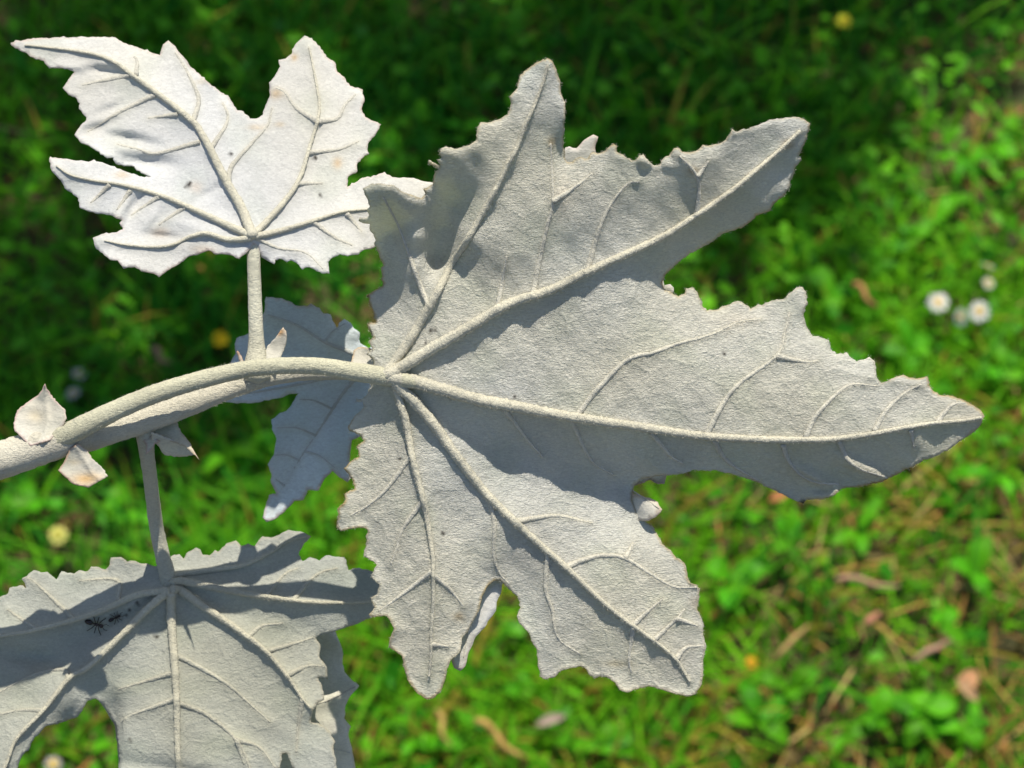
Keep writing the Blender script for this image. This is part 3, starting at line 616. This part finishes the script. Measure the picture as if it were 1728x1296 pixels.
# --- leaf right behind the large one: only its lobe tips show
B_OUT = [(954,249),(961,247),(973,250),(982,240),(992,232),(1001,227),(1009,231),(1004,250),(1030,320),(1080,400),(1110,450),(1120,482),(1130,480),(1136,486),(1134,505),(1090,560),(1080,640),(1100,720),(1124,790),(1124,803),(1121,815),(1110,815),(1098,808),(1060,822),(1070,833),(1096,840),(1110,847),(1117,859),(1110,868),(1093,879),(1040,880),(960,900),(900,950),(860,975),(847,986),(845,1002),(838,1016),(837,1030),(828,1043),(817,1060),(803,1074),(798,1087),(791,1101),(785,1124),(776,1132),(766,1127),(762,1116),(765,1040),(770,960),(760,850),(720,740),(700,660),(760,600),(850,520),(900,400),(930,300)]
b_tps = TPS([(1000,235,-52),(960,262,-56),(1127,486,-75),(1078,842,-40),(1112,858,-24),(1118,806,-80),(838,995,-36),(820,1050,-34),(800,1080,-32),(778,1120,-34),(900,650,-190),(1000,500,-150),(1000,750,-170),(850,850,-130),(720,660,-150),(950,400,-110),(1060,640,-150),(1050,870,-85)])
hid_leaf = Leaf(B_OUT, b_tps, [], [], [([(740,660),(850,600),(930,450),(985,280)], 5, 1), ([(740,670),(900,680),(1080,690)], 5, 1.5), ([(740,680),(800,850),(800,1000),(782,1110)], 4, 1), ([(900,690),(1000,780),(1112,858)], 3, 1)], seed=43, undul=(2, 0.02), edge_wave=2)
hid_leaf.build('leaf', branch, 7, mat=M_SMOOTH, white=(0.64, 0.62, 0.57), label='leaf tucked behind the large leaf, only its lobe tips showing', edge_col=(0.52, 0.33, 0.2), edge_amt=0.5)

# --- shaded leaf under the lower left one
F_OUT = [(250,1110),(330,1085),(450,1062),(540,1052),(562,1056),(567,1068),(575,1088),(579,1105),(578,1120),(581,1133),(592,1146),(606,1157),(597,1168),(589,1178),(583,1191),(581,1212),(592,1226),(588,1238),(590,1249),(594,1262),(596,1275),(600,1296),(585,1340),(520,1380),(400,1390),(300,1370),(235,1345),(215,1300),(198,1262),(194,1225),(178,1198),(165,1180),(180,1160)]
FV = [(230,1150),(330,1165),(430,1190),(535,1187),(600,1159)]
under_leaf = Leaf(F_OUT, plane(400, 1200, -322, 0.0, 0.16), [(FV, 10, 30)], [], [(FV, 4.5, 1.2), ([(430,1190),(520,1250),(590,1270)], 3, 1), ([(330,1165),(300,1240),(260,1320)], 3, 1)], seed=53, undul=(5, 0.02), edge_wave=5)
under_leaf.build('leaf', branch, 7, mat=M_SMOOTH, label='shaded leaf underneath the leaf with curved shadows', edge_amt=0.2)

# --- stem, stalks
STEMC = np.array([0.53, 0.515, 0.405])
tube('twig', [(-900,960,-60,60),(-500,895,-40,46),(-200,830,-15,38),(-80,798,-5,34),(0,777,0,32),(60,757,0,31),(110,742,-6,28),(150,737,-30,25),(200,722,-42,23),(260,704,-44,21.5),(320,682,-44,19.5),(380,659,-44,17.5),(440,640,-46,15.5),(500,630,-56,14),(560,629,-82,12),(620,632,-95,11),(680,640,-110,9)], M_STEM, branch, STEMC * np.array([1.05, 1.02, 1.05]), ns=22, rough=0.02)
tube('petiole', [(70,752,4,18),(105,737,10,19),(130,725,14,19),(185,697,18,17),(258,666,20,16),(324,645,20,15.2),(400,626,18,14.5),(450,619,16,14.3),(502,617,13,14.3),(548,619,10,14.6),(583,625,11,15.2),(629,632,15,15.8),(665,638,20,14.5),(705,646,28,10.5)], M_STEM, branch, STEMC * np.array([1.0, 1.0, 0.93]), ns=20, rough=0.02)
tube('petiole', [(434,640,-36,24),(433,612,-38,21),(433,590,-40,15.5),(432,560,-40,12.5),(430,500,-42,11.8),(428,440,-46,11.3),(426,405,-50,11.5),(421,383,-56,9)], M_STEM, branch, STEMC * 1.1, ns=18, rough=0.015)
tube('petiole', [(246,705,-56,18),(246,738,-62,16),(248,765,-78,13),(255,820,-152,12),(261,870,-204,12),(267,905,-228,12.2),(276,945,-240,13),(284,978,-245,14),(289,1008,-244,11)], M_STEM, branch, STEMC, ns=18, rough=0.02)
tube('petiole', [(560,629,-84,9),(590,622,-160,9),(608,618,-260,9),(616,617,-304,7)], M_STEM, branch, STEMC, ns=12)
tube('petiole', [(620,632,-96,8),(680,645,-110,8),(740,665,-158,8)], M_STEM, branch, STEMC, ns=12)
tube('petiole', [(248,715,-60,8),(254,815,-150,8),(268,905,-262,8),(282,985,-322,8),(262,1060,-350,8),(235,1145,-340,7)], M_STEM, branch, STEMC, ns=12)

# --- stipules
def stip(pts, z, gx, gy, cup, seed, edge, amt, stains=(), cx=None, cy=None, ridge=()):
    p = np.array(pts, float); c = p.mean(0) if cx is None else np.array([cx, cy])
    rad = np.linalg.norm(p - c, axis=1).mean()
    zf = lambda P: z + gx * (P[:, 0] - c[0]) + gy * (P[:, 1] - c[1]) + cup * ((P - c) ** 2).sum(1) / rad ** 2
    lf = Leaf(p, zf, ridge, [], [], seed=seed, undul=(2.0, 0.05), fine=(0.8, 0.2), edge_wave=2.5, wave_f=0.12)
    return lf.build('stipule', branch, 3.2, thick=2.4, mat=M_SMOOTH, edge_col=edge, edge_amt=amt, stains=stains, white=(0.60, 0.57, 0.49), rough=0.5)
BR = (0.35, 0.13, 0.05); PK = (0.55, 0.33, 0.30)
stip([(52,752),(42,743),(25,727),(23,713),(30,692),(44,680),(65,666),(72,655),(75,649),(80,657),(93,676),(109,690),(111,703),(107,716),(85,742)], 4, 0.1, 0.2, 11, 61, PK, 0.6, [(60,702,16,14,(0.5,0.40,0.22),0.4)], ridge=[([(72,752),(80,710),(77,665),(75,649)], 7, 7)])
stip([(132,748),(139,754),(148,761),(157,775),(171,787),(182,803),(167,812),(148,822),(125,817),(109,803),(98,793),(111,775),(118,757)], 10, 0.0, 0.1, 7, 62, BR, 0.95, [(145,808,26,10,(0.62,0.36,0.10),0.7),(125,780,14,5,(0.42,0.34,0.22),0.5)], ridge=[([(126,750),(146,782),(158,802),(172,808)], 6, 6)])
stip([(252,735),(257,722),(278,708),(299,712),(305,729),(319,745),(327,760),(336,775),(324,764),(310,752),(285,742),(264,733)], -46, 0.3, 0.6, 3, 63, (0.45,0.25,0.12), 0.6)
stip([(256,730),(285,740),(312,752),(330,766),(322,769),(301,771),(278,768),(266,752),(256,742)], -58, 0.0, -0.9, 3, 64, BR, 0.5)
stip([(448,610),(449,596),(451,584),(465,570),(473,557),(477,553),(482,559),(483,572),(481,584),(474,600),(466,612)], -32, 0.3, 0.1, 6, 65, BR, 0.6, [(472,560,9,7,(0.55,0.25,0.03),0.8)])
stip([(399,593),(401,592),(404,595),(411,610),(414,618),(405,616)], -26, 0.2, 0.2, 1, 66, BR, 0.7)
stip([(590,615),(594,605),(597,591),(604,586),(611,585),(629,589),(640,600),(636,620),(610,622)], -62, 0.1, 0.3, 4, 67, (0.45,0.25,0.05), 0.95)
stip([(243,742),(252,736),(262,738),(270,746),(262,748),(257,757),(246,766),(247,752)], -42, 0.2, 0.2, 2, 68, PK, 0.6)

# ------------------------------------------------------------------ loose felt hairs on veins, stalks and margins
def fuzz():
    r = np.random.default_rng(5); V = []; n0 = 0
    def along(q, rr, per, L, back=0.0):
        """hairs standing off a line: q rows x, y, z; rr radius"""
        d = np.gradient(q, axis=0); d /= np.linalg.norm(d, axis=1)[:, None] + 1e-9
        s = np.cross(d, [0, 0, 1.0]); s /= np.linalg.norm(s, axis=1)[:, None] + 1e-9; t = np.cross(s, d)
        n = int(len(q) * per); i = r.integers(0, len(q), n); a = r.uniform(-0.3, 3.44, n)
        o = np.cos(a)[:, None] * s[i] + np.sin(a)[:, None] * t[i] * np.sign((t[i] * [0, 0, 1.0]).sum(1) + 1e-9)[:, None]
        p = q[i] + o * (rr[i] * 0.96)[:, None] + d[i] * r.uniform(-3, 3, n)[:, None]
        l = L * r.uniform(0.5, 1.3, n)[:, None]
        k = o + d[i] * r.normal(0, 0.9, n)[:, None] + r.normal(0, 0.35, (n, 3)); k /= np.linalg.norm(k, axis=1)[:, None]
        w = np.cross(k, r.normal(0, 1, (n, 3))); w /= np.linalg.norm(w, axis=1)[:, None]
        V.append(np.stack([p - w * 0.28, p + w * 0.28, p + k * l], 1).reshape(-1, 3))
    for lf, dens in ((main_leaf, 5.0), (low_leaf, 2.5)):
        for v in lf.veins:
            if v[1] < 4.0: continue
            q = crom(np.asarray(v[0], float)[:, :2], 5.0); t = np.linspace(0, 1, len(q)); rr = abs(v[1]) + (v[2] - abs(v[1])) * t ** 0.85
            z = lf.z(q) + (0.3 if v[1] > 5.4 else -0.42) * rr
            along(np.column_stack([q, z]), rr, dens * (1.6 if v[1] > 5.4 else 0.8), 4.5)
    o = main_leaf.out
    q = []
    for a, b in zip(o, np.roll(o, -1, 0)):
        for t in np.arange(0, 1, 4 / max(4, np.linalg.norm(b - a))): q.append(a + (b - a) * t)
    q = np.array(q); along(np.column_stack([q, main_leaf.z(q) - 1.0]), np.full(len(q), 0.8), 3.0, 3.4)
    for path in ([(70,752,4,18),(130,725,14,19),(185,697,18,17),(258,666,20,16),(324,645,20,15.2),(400,626,18,14.5),(502,617,13,14.3),(583,625,11,15.2),(665,638,20,14.5)], [(0,777,0,32),(60,757,0,31),(110,742,-6,28),(150,737,-20,25),(200,722,-31,23),(260,704,-34,21.5),(320,682,-34,19.5),(380,659,-34,17.5),(440,640,-36,15.5)]):
        c = crom(np.asarray(path, float), 4.0); along(c[:, :3], c[:, 3], 16, 4.0)
    P = np.vstack(V); n = len(P) // 3
    f = (np.arange(n)[:, None] * 3 + np.array([[0, 1, 2]])).tolist()
    ob = mesh_obj('felt_hairs', world_pts(P), f, M_HAIR, branch, cols=np.tile([0.55, 0.53, 0.45], (len(P), 1)))
    ob['kind'] = 'stuff'
M_HAIR = plant_mat('felt_hair', 0.9, 0.3)
fuzz()

# ------------------------------------------------------------------ ants on the lower left leaf
def ant(px, py, ang, length, label):
    z0 = low_leaf.z(np.array([[px, py]]))[0]
    V = []; Fc = []
    def ell(cx, rx, ry, rz, zc, n=10, m=7):
        b = len(V)
        for i in range(m + 1):
            th = math.pi * i / m
            for j in range(n):
                ph = 2 * math.pi * j / n
                V.append((cx + rx * math.cos(th), ry * math.sin(th) * math.cos(ph), zc + rz * math.sin(th) * math.sin(ph)))
        for i in range(m):
            for j in range(n):
                Fc.append((b + i * n + j, b + i * n + (j + 1) % n, b + (i + 1) * n + (j + 1) % n, b + (i + 1) * n + j))
    def leg(p, rad):
        for (a, c) in zip(p[:-1], p[1:]):
            a = np.array(a); c = np.array(c); d = c - a; d = d / np.linalg.norm(d)
            s = np.cross(d, [0, 0, 1.0]); s = s / (np.linalg.norm(s) + 1e-6); t = np.cross(s, d); b = len(V)
            for q in (a, c):
                for k in range(5):
                    V.append(tuple(q + rad * (math.cos(k * 1.2566) * s + math.sin(k * 1.2566) * t)))
            for k in range(5): Fc.append((b + k, b + (k + 1) % 5, b + 5 + (k + 1) % 5, b + 5 + k))
    L = length
    ell(-0.30 * L, 0.21 * L, 0.13 * L, 0.12 * L, 0.15 * L); ell(-0.06 * L, 0.06 * L, 0.04 * L, 0.05 * L, 0.14 * L); ell(0.10 * L, 0.15 * L, 0.07 * L, 0.08 * L, 0.15 * L); ell(0.32 * L, 0.11 * L, 0.10 * L, 0.08 * L, 0.15 * L)
    for s in (-1, 1):
        for x, dx in ((0.18, 0.25), (0.10, 0.0), (0.02, -0.28)):
            leg([(x * L, s * 0.05 * L, 0.13 * L), ((x + dx * 0.4) * L, s * 0.24 * L, 0.25 * L), ((x + dx) * L, s * 0.42 * L, 0.0)], 0.022 * L)
        leg([(0.40 * L, s * 0.04 * L, 0.17 * L), (0.52 * L, s * 0.14 * L, 0.22 * L), (0.66 * L, s * 0.12 * L, 0.12 * L)], 0.015 * L)
    v = np.array(V); c, s = math.cos(ang), math.sin(ang)
    W = np.column_stack([px + v[:, 0] * c - v[:, 1] * s, py + v[:, 0] * s + v[:, 1] * c, z0 + v[:, 2] + 1.0])
    o = mesh_obj('ant', world_pts(W), Fc, M_ANT, origin=world_pts([[px, py, z0]])[0])
    return tag(o, label, 'ant', 'ants on the poplar leaf')
ant(160, 1053, 0.3, 35, 'larger dark ant in the shadow on the lower poplar leaf')
ant(194, 1043, -0.45, 24, 'smaller dark ant beside the raised vein of the lower poplar leaf')

# ------------------------------------------------------------------ flowers and weeds in the lawn
def strand(path, rad, ns=5):
    p = np.asarray(path, float); d = np.gradient(p, axis=0); d /= np.linalg.norm(d, axis=1)[:, None] + 1e-9
    s = np.cross(d, [0.13, 0.2, 0.97]); s /= np.linalg.norm(s, axis=1)[:, None] + 1e-9; t = np.cross(d, s)
    V = []; n = len(p); rad = np.broadcast_to(rad, (n,))
    for i in range(n):
        for k in range(ns):
            a = 2 * math.pi * k / ns; V.append(p[i] + rad[i] * (math.cos(a) * s[i] + math.sin(a) * t[i]))
    Fc = [(i * ns + k, i * ns + (k + 1) % ns, (i + 1) * ns + (k + 1) % ns, (i + 1) * ns + k) for i in range(n - 1) for k in range(ns)]
    Fc += [tuple(range(ns))[::-1], tuple((n - 1) * ns + k for k in range(ns))]
    return np.array(V), Fc

def frame_of(nrm):
    nrm = np.asarray(nrm, float); nrm /= np.linalg.norm(nrm)
    a = np.cross(nrm, [0, 1, 0.1]); a /= np.linalg.norm(a); return a, np.cross(nrm, a), nrm

def flower(name, px, py, h, rad, nrm, petal_col, disc_col, np_, discr, label, cat, group, seed, broad=0.22):
    r = np.random.default_rng(seed)
    top = ground_pt(px, py, h); root = empty(name, (top[0] - nrm[0] * 0.01, top[1] - nrm[1] * 0.01, 0)); base = np.array(root.location)
    WLOC[root] = tuple(base)
    tag(root, label, cat, group)
    t = np.linspace(0, 1, 6)[:, None]
    path = base * (1 - t) + (top - np.asarray(nrm) * 0.002) * t + np.array([0.004, 0.003, 0]) * np.sin(t * 3.14)
    v, f = strand(path, 0.0009); mesh_obj('stem', v, f, M_WEED, root, cols=np.tile([0.05, 0.16, 0.02], (len(v), 1)))
    a, b, n = frame_of(nrm)
    V = []; Fc = []
    for i in range(np_):
        an = 2 * math.pi * i / np_ + r.normal(0, 0.07); L = rad * r.uniform(0.88, 1.06); w = rad * broad * r.uniform(0.85, 1.15); up = r.normal(0.06, 0.06)
        d = math.cos(an) * a + math.sin(an) * b; s = -math.sin(an) * a + math.cos(an) * b; k = len(V)
        for tt, ww, zz in ((0.1, 0.5, 0), (0.45, 0.9, 0.1), (0.8, 1.0, 0.1), (1.0, 0.35, 0.02)):
            for sg in (-1, 1):
                V.append(top + d * L * tt + s * sg * w * ww / 2 + n * (L * (zz + up * tt) + 0.0004 * (i % 2)))
        Fc += [(k, k + 1, k + 3, k + 2), (k + 2, k + 3, k + 5, k + 4), (k + 4, k + 5, k + 7, k + 6)]
    o = mesh_obj('petals', np.array(V), Fc, M_PETAL, root, cols=np.tile(petal_col, (len(V), 1))); o['kind'] = 'stuff'
    V = []; Fc = []; nn = 12
    for i, (rr, hh) in enumerate(((1.0, -0.1), (1.0, 0.2), (0.75, 0.5), (0.35, 0.65))):
        for j in range(nn):
            an = 2 * math.pi * j / nn; q = discr * rr * (1 + 0.05 * r.normal())
            V.append(top + q * (math.cos(an) * a + math.sin(an) * b) + n * (discr * hh + 0.0006))
    V.append(top + n * (discr * 0.68 + 0.0006))
    for i in range(3):
        for j in range(nn): Fc.append((i * nn + j, i * nn + (j + 1) % nn, (i + 1) * nn + (j + 1) % nn, (i + 1) * nn + j))
    Fc += [(3 * nn + j, 3 * nn + (j + 1) % nn, 4 * nn) for j in range(nn)]
    mesh_obj('disc', np.array(V), Fc, M_PETAL, root, cols=np.tile(disc_col, (len(V), 1)))
    return root
WP = (0.80, 0.78, 0.74); YD = (0.75, 0.50, 0.03)
flower('daisy', 1583, 511, 0.055, 0.0086, (-0.1, -0.35, 0.93), WP, YD, 20, 0.0034, 'open white daisy with yellow centre standing apart on its own', 'daisy', 'daisies in the lawn', 1)
flower('daisy', 1652, 526, 0.058, 0.0090, (0.05, -0.5, 0.86), WP, YD, 22, 0.0034, 'large open white daisy facing up beside a drooping one', 'daisy', 'daisies in the lawn', 2)
flower('daisy', 1622, 536, 0.052, 0.0078, (-0.85, -0.3, 0.45), WP, YD, 18, 0.0028, 'drooping white daisy turned on edge beside the large open one', 'daisy', 'daisies in the lawn', 3)
flower('daisy', 1667, 450, 0.045, 0.0062, (0.3, 0.5, 0.7), (0.6, 0.62, 0.6), YD, 16, 0.002, 'small half-open greyish daisy behind the pair of open daisies', 'daisy', 'daisies in the lawn', 4)
flower('daisy', 1668, 478, 0.05, 0.0052, (0.2, -0.3, 0.9), (0.75, 0.72, 0.6), YD, 14, 0.002, 'tiny cream daisy bud between the pair and the greyish one', 'daisy', 'daisies in the lawn', 5)
flower('daisy', 133, 632, 0.035, 0.0065, (0.3, 0.2, 0.9), (0.45, 0.45, 0.42), YD, 16, 0.002, 'small dull daisy in the shaded grass above the rounded stipule', 'daisy', 'daisies in the lawn', 6)
flower('daisy', 124, 664, 0.035, 0.0065, (-0.3, 0.0, 0.9), (0.45, 0.45, 0.44), YD, 16, 0.002, 'small dull daisy in the shaded grass close to the stipule tip', 'daisy', 'daisies in the lawn', 7)
flower('daisy', 90, 1290, 0.05, 0.006, (0.1, -0.4, 0.9), (0.55, 0.54, 0.5), YD, 20, 0.003, 'white daisy in the grass gap between lobes of the lower leaf', 'daisy', 'daisies in the lawn', 8)
flower('yellow_flower', 371, 572, 0.05, 0.0065, (0.1, -0.3, 0.95), (0.75, 0.52, 0.01), (0.6, 0.36, 0.01), 7, 0.003, 'bright yellow flower in the grass beside the upright leaf stalk', 'flower', 'small yellow flowers in the lawn', 9, 0.6)
flower('yellow_flower', 98, 903, 0.045, 0.0075, (0.1, -0.2, 0.95), (0.6, 0.58, 0.16), (0.5, 0.45, 0.08), 9, 0.004, 'pale cream-yellow flower in the grass above the lower left leaf', 'flower', 'small yellow flowers in the lawn', 10, 0.5)
flower('yellow_flower', 1424, 36, 0.05, 0.0075, (0.1, -0.2, 0.95), (0.6, 0.58, 0.03), (0.6, 0.4, 0.02), 6, 0.003, 'yellow-green flower in the dark grass beyond the leaves', 'flower', 'small yellow flowers in the lawn', 11, 0.6)
flower('yellow_flower', 1268, 1118, 0.03, 0.0045, (0.1, -0.2, 0.95), (0.72, 0.38, 0.02), (0.6, 0.3, 0.02), 6, 0.002, 'tiny orange-yellow flower in the dry grass beside the large leaf', 'flower', 'small yellow flowers in the lawn', 12, 0.6)

def blade_leaf(base, d, L, W, rise, droop, col, seed, fold=0.12):
    r = np.random.default_rng(seed); d = np.array([math.cos(d), math.sin(d), 0]); s = np.array([-d[1], d[0], 0]); V = []; Fc = []; n = 7
    for i in range(n + 1):
        t = i / n; w = W * (math.sin(math.pi * min(1, t * 0.9 + 0.06)) ** 0.8) / 2
        c = np.asarray(base) + d * L * t + np.array([0, 0, rise * math.sin(t * 1.7) - droop * t * t])
        for q in (-1, -0.5, 0, 0.5, 1): V.append(c + s * w * q + np.array([0, 0, abs(q) * W * fold]))
    for i in range(n):
        for k in range(4): Fc.append((i * 5 + k, i * 5 + k + 1, i * 5 + k + 6, i * 5 + k + 5))
    V = np.array(V); V[:, 2] = np.maximum(V[:, 2], 0.002)
    return V, Fc, np.tile(np.asarray(col), (len(V), 1)) * r.uniform(0.9, 1.1)

def weed(px, py, nl, L, W, seed, h=0.03):
    r = np.random.default_rng(seed); c = ground_pt(px, py, h)
    root = empty('broadleaf_weed', (c[0], c[1], 0)); WLOC[root] = (c[0], c[1], 0)
    where = 'beside the daisies' if px > 1450 and py < 700 else 'among the dry stalks' if px > 1200 and py > 850 else 'in grass between stem and lower leaf' if px < 500 else 'below the hanging lobes of the large leaf' if py > 1100 else 'against the shaded grass'
    tag(root, 'green weed of %s broad leaves %s' % ({3: 'three', 4: 'four', 5: 'five'}[nl], where), 'weed', 'broad-leaved weeds in the lawn')
    a0 = r.uniform(0, 6.28)
    v, f = strand([(c[0], c[1], 0), (c[0], c[1] + 0.001, h * 0.5), (c[0], c[1], h)], 0.0016)
    mesh_obj('stem', v, f, M_WEED, root, cols=np.tile([0.05, 0.14, 0.02], (len(v), 1)))
    for i in range(nl):
        col = np.array([0.07, 0.36, 0.008]) * r.uniform(0.7, 1.15) + np.array([0.03, 0.0, 0]) * r.uniform(0, 1)
        v, f, cc = blade_leaf((c[0], c[1], h * r.uniform(0.7, 1.0)), a0 + i * 2.4 + r.normal(0, 0.5), L * r.uniform(0.35, 1.1), W * r.uniform(0.8, 1.1), L * r.uniform(0.1, 0.5), L * r.uniform(0, 0.5), col, seed * 9 + i)
        mesh_obj('leaf', v, f, M_WEED, root, cols=cc)
for i, (px, py, nl, L, W) in enumerate([(1232,975,4,0.036,0.019),(1590,1050,3,0.026,0.015),(1648,965,4,0.034,0.014),(1610,795,4,0.028,0.012),(1690,800,4,0.026,0.012),(1578,372,4,0.03,0.013),(1528,400,4,0.03,0.014),(1690,240,5,0.03,0.014),(1630,262,5,0.032,0.012),(1400,500,5,0.034,0.015),(1545,590,5,0.03,0.013),(1560,1195,5,0.028,0.018),(1480,1210,5,0.03,0.016),(1330,1160,5,0.03,0.014),(1280,1210,5,0.028,0.014),(880,1165,5,0.03,0.012),(700,1250,5,0.034,0.01),(1000,1260,4,0.03,0.012),(1700,620,5,0.03,0.012),(1470,440,5,0.026,0.012),(380,770,5,0.03,0.012),(60,845,5,0.03,0.013),(200,860,5,0.032,0.013),(780,215,4,0.03,0.01),(660,260,5,0.032,0.012),(1450,890,4,0.026,0.011),(1640,1230,5,0.03,0.014),(1330,900,4,0.022,0.014)]):
    weed(px, py, nl, L, W, 200 + i)

def stalk(x0, y0, x1, y1, rad, col, label, h=0.05, group=None, cat='dry stalk', name='dry_stalk'):
    a = ground_pt(x0, y0, h); b = ground_pt(x1, y1, h * 0.9); t = np.linspace(0, 1, 7)[:, None]
    p = a * (1 - t) + b * t + np.array([0, 0, 1]) * 0.004 * np.sin(t * 3.14) + np.array([0.002, 0.002, 0]) * np.sin(t * 7)
    v, f = strand(p, rad * np.array([1.0, 1.05, 0.95, 1.0, 0.9, 0.8, 0.5]), 6)
    o = mesh_obj(name, v, f, M_DRY, cols=np.tile(col, (len(v), 1)) * (1 + 0.25 * nz(v[:, 0], v[:, 1], 9, 400.0))[:, None])
    return tag(o, label, cat, group)
stalk(1410, 978, 1515, 992, 0.0022, (0.42, 0.25, 0.16), 'pinkish dry stalk lying level in the grass', group='dry stalks lying in the lawn')
stalk(1542, 1116, 1602, 1082, 0.0024, (0.36, 0.22, 0.15), 'short brown dry stalk slanting across a dark gap in the grass', group='dry stalks lying in the lawn')
stalk(800, 1215, 885, 1282, 0.0028, (0.42, 0.27, 0.08), 'straw yellow dry stalk in the grass under the large leaf', group='dry stalks lying in the lawn')
stalk(735, 1200, 760, 1262, 0.0022, (0.40, 0.28, 0.08), 'upright pale straw stalk below the pointed lower lobe', group='dry stalks lying in the lawn')
stalk(1310, 1110, 1362, 1058, 0.0022, (0.38, 0.24, 0.10), 'tan dry stalk slanting up beside the lower right lobe', group='dry stalks lying in the lawn')
stalk(1460, 1055, 1482, 1036, 0.003, (0.48, 0.22, 0.13), 'thick reddish stub of dry stalk in the grass', group='dry stalks lying in the lawn')
stalk(255, 590, 285, 615, 0.0028, (0.25, 0.15, 0.09), 'brown dry stalk in the shaded grass above the stem', group='dry stalks lying in the lawn')
stalk(1440, 480, 1478, 520, 0.0026, (0.40, 0.20, 0.08), 'orange brown dry stalk behind the tip of the middle lobe', group='dry stalks lying in the lawn')
for i, (px, py, a, L, W, col, lab) in enumerate([(905, 1220, 0.3, 0.022, 0.008, (0.36, 0.27, 0.22), 'pale pinkish dry leaf lying in the grass under the large leaf'), (1625, 1165, 1.0, 0.02, 0.013, (0.45, 0.24, 0.12), 'orange brown dry leaf lying in the bare patch of grass'), (1650, 1180, 2.2, 0.022, 0.009, (0.4, 0.26, 0.14), 'narrow tan dry leaf lying in the bare patch of grass'), (1300, 840, 0.4, 0.016, 0.009, (0.4, 0.17, 0.07), 'small rusty dry leaf in the grass beyond the leaf margin')]):
    c = ground_pt(px, py, 0.045); v, f, cc = blade_leaf((c[0], c[1], 0.04), a, L, W, L * 0.2, L * 0.1, col, 400 + i, 0.25)
    tag(mesh_obj('dry_leaf', v, f, M_DRY, cols=cc), lab, 'dry leaf', 'dry leaves fallen in the lawn')

# ------------------------------------------------------------------ the poplar tree whose crown shades the far grass
def tree():
    r = np.random.default_rng(77)
    root = empty('poplar_tree', (-1.9, 3.4, 0)); WLOC[root] = (-1.9, 3.4, 0)
    tag(root, 'white poplar tree whose crown shades the dark far grass', 'tree')
    v, f = strand([(-1.9, 3.4, -0.1), (-1.88, 3.38, 0.8), (-1.82, 3.34, 1.8), (-1.75, 3.3, 3.0), (-1.7, 3.25, 4.6)], np.array([0.17, 0.13, 0.11, 0.09, 0.05]), 14)
    mesh_obj('trunk', v, f, M_BARK, root)
    clumps = []
    for px, py, hh, rad in SHADE:
        g = ground_pt(px, py, 0.03); q = g + SUN / SUN[2] * hh
        clumps.append((q, rad))
    for q, rad in clumps[::2]:
        s = np.array([-1.8, 3.32, min(2.0 + 0.2 * r.uniform(), q[2] - 0.2)])
        t = np.linspace(0, 1, 6)[:, None]
        p = s * (1 - t) + q * t + np.array([0, 0, 1]) * 0.12 * np.sin(t * 3.14)
        v, f = strand(p, np.linspace(0.035, 0.006, 6), 7); mesh_obj('limb', v, f, M_BARK, root)
    V = []; Fc = []; lob = np.array([(0, 0), (0.25, -0.38), (0.42, -0.24), (0.62, -0.42), (0.74, -0.2), (1, 0), (0.74, 0.2), (0.62, 0.42), (0.42, 0.24), (0.25, 0.38)])
    for q, rad in clumps:
        n = int(CROWN_N * (rad / 0.3) ** 2)
        for _ in range(n):
            d = r.normal(0, 1, 3); d /= np.linalg.norm(d); c = q + d * rad * r.uniform(0, 1) ** 0.5 * np.array([1, 1, 0.6])
            nn = r.normal(0, 0.45, 3) + np.array([0, 0, 1]); a, b, n3 = frame_of(nn); an = r.uniform(0, 6.28); L = r.uniform(0.05, 0.085)
            e1 = math.cos(an) * a + math.sin(an) * b; e2 = -math.sin(an) * a + math.cos(an) * b; k = len(V)
            for x, y in lob: V.append(c + e1 * x * L + e2 * y * L + n3 * abs(y) * L * 0.25)
            Fc.append(tuple(range(k, k + 10)))
    V = np.array(V)
    cols = np.tile([0.045, 0.11, 0.03], (len(V), 1))
    o = mesh_obj('crown', V, Fc, M_WEED, root, smooth=False, cols=cols); o['kind'] = 'stuff'
CROWN_N = 150
SHADE = [(x, y, 2.3 + 0.3 * ((k * 37) % 10) / 10, r) for k, (x, y, r) in enumerate([
    (60,40,.14),(330,30,.14),(620,60,.13),(880,40,.14),(1130,50,.14),(1340,60,.12),(1560,20,.08),(120,260,.13),(400,300,.12),(240,470,.13),(60,520,.12),(420,560,.07),(330,180,.12),
    (1000,220,.12),(1250,230,.12),(1330,380,.09),(820,260,.11),(1060,100,.12),(-160,200,.16),(-200,480,.16),
    (300,-220,.2),(700,-220,.2),(1100,-220,.2),(1500,-220,.2),(1900,-220,.2),(-100,-200,.2),(60,660,.06),(330,640,.06),(180,760,.05),(720,150,.1)])]
tree()
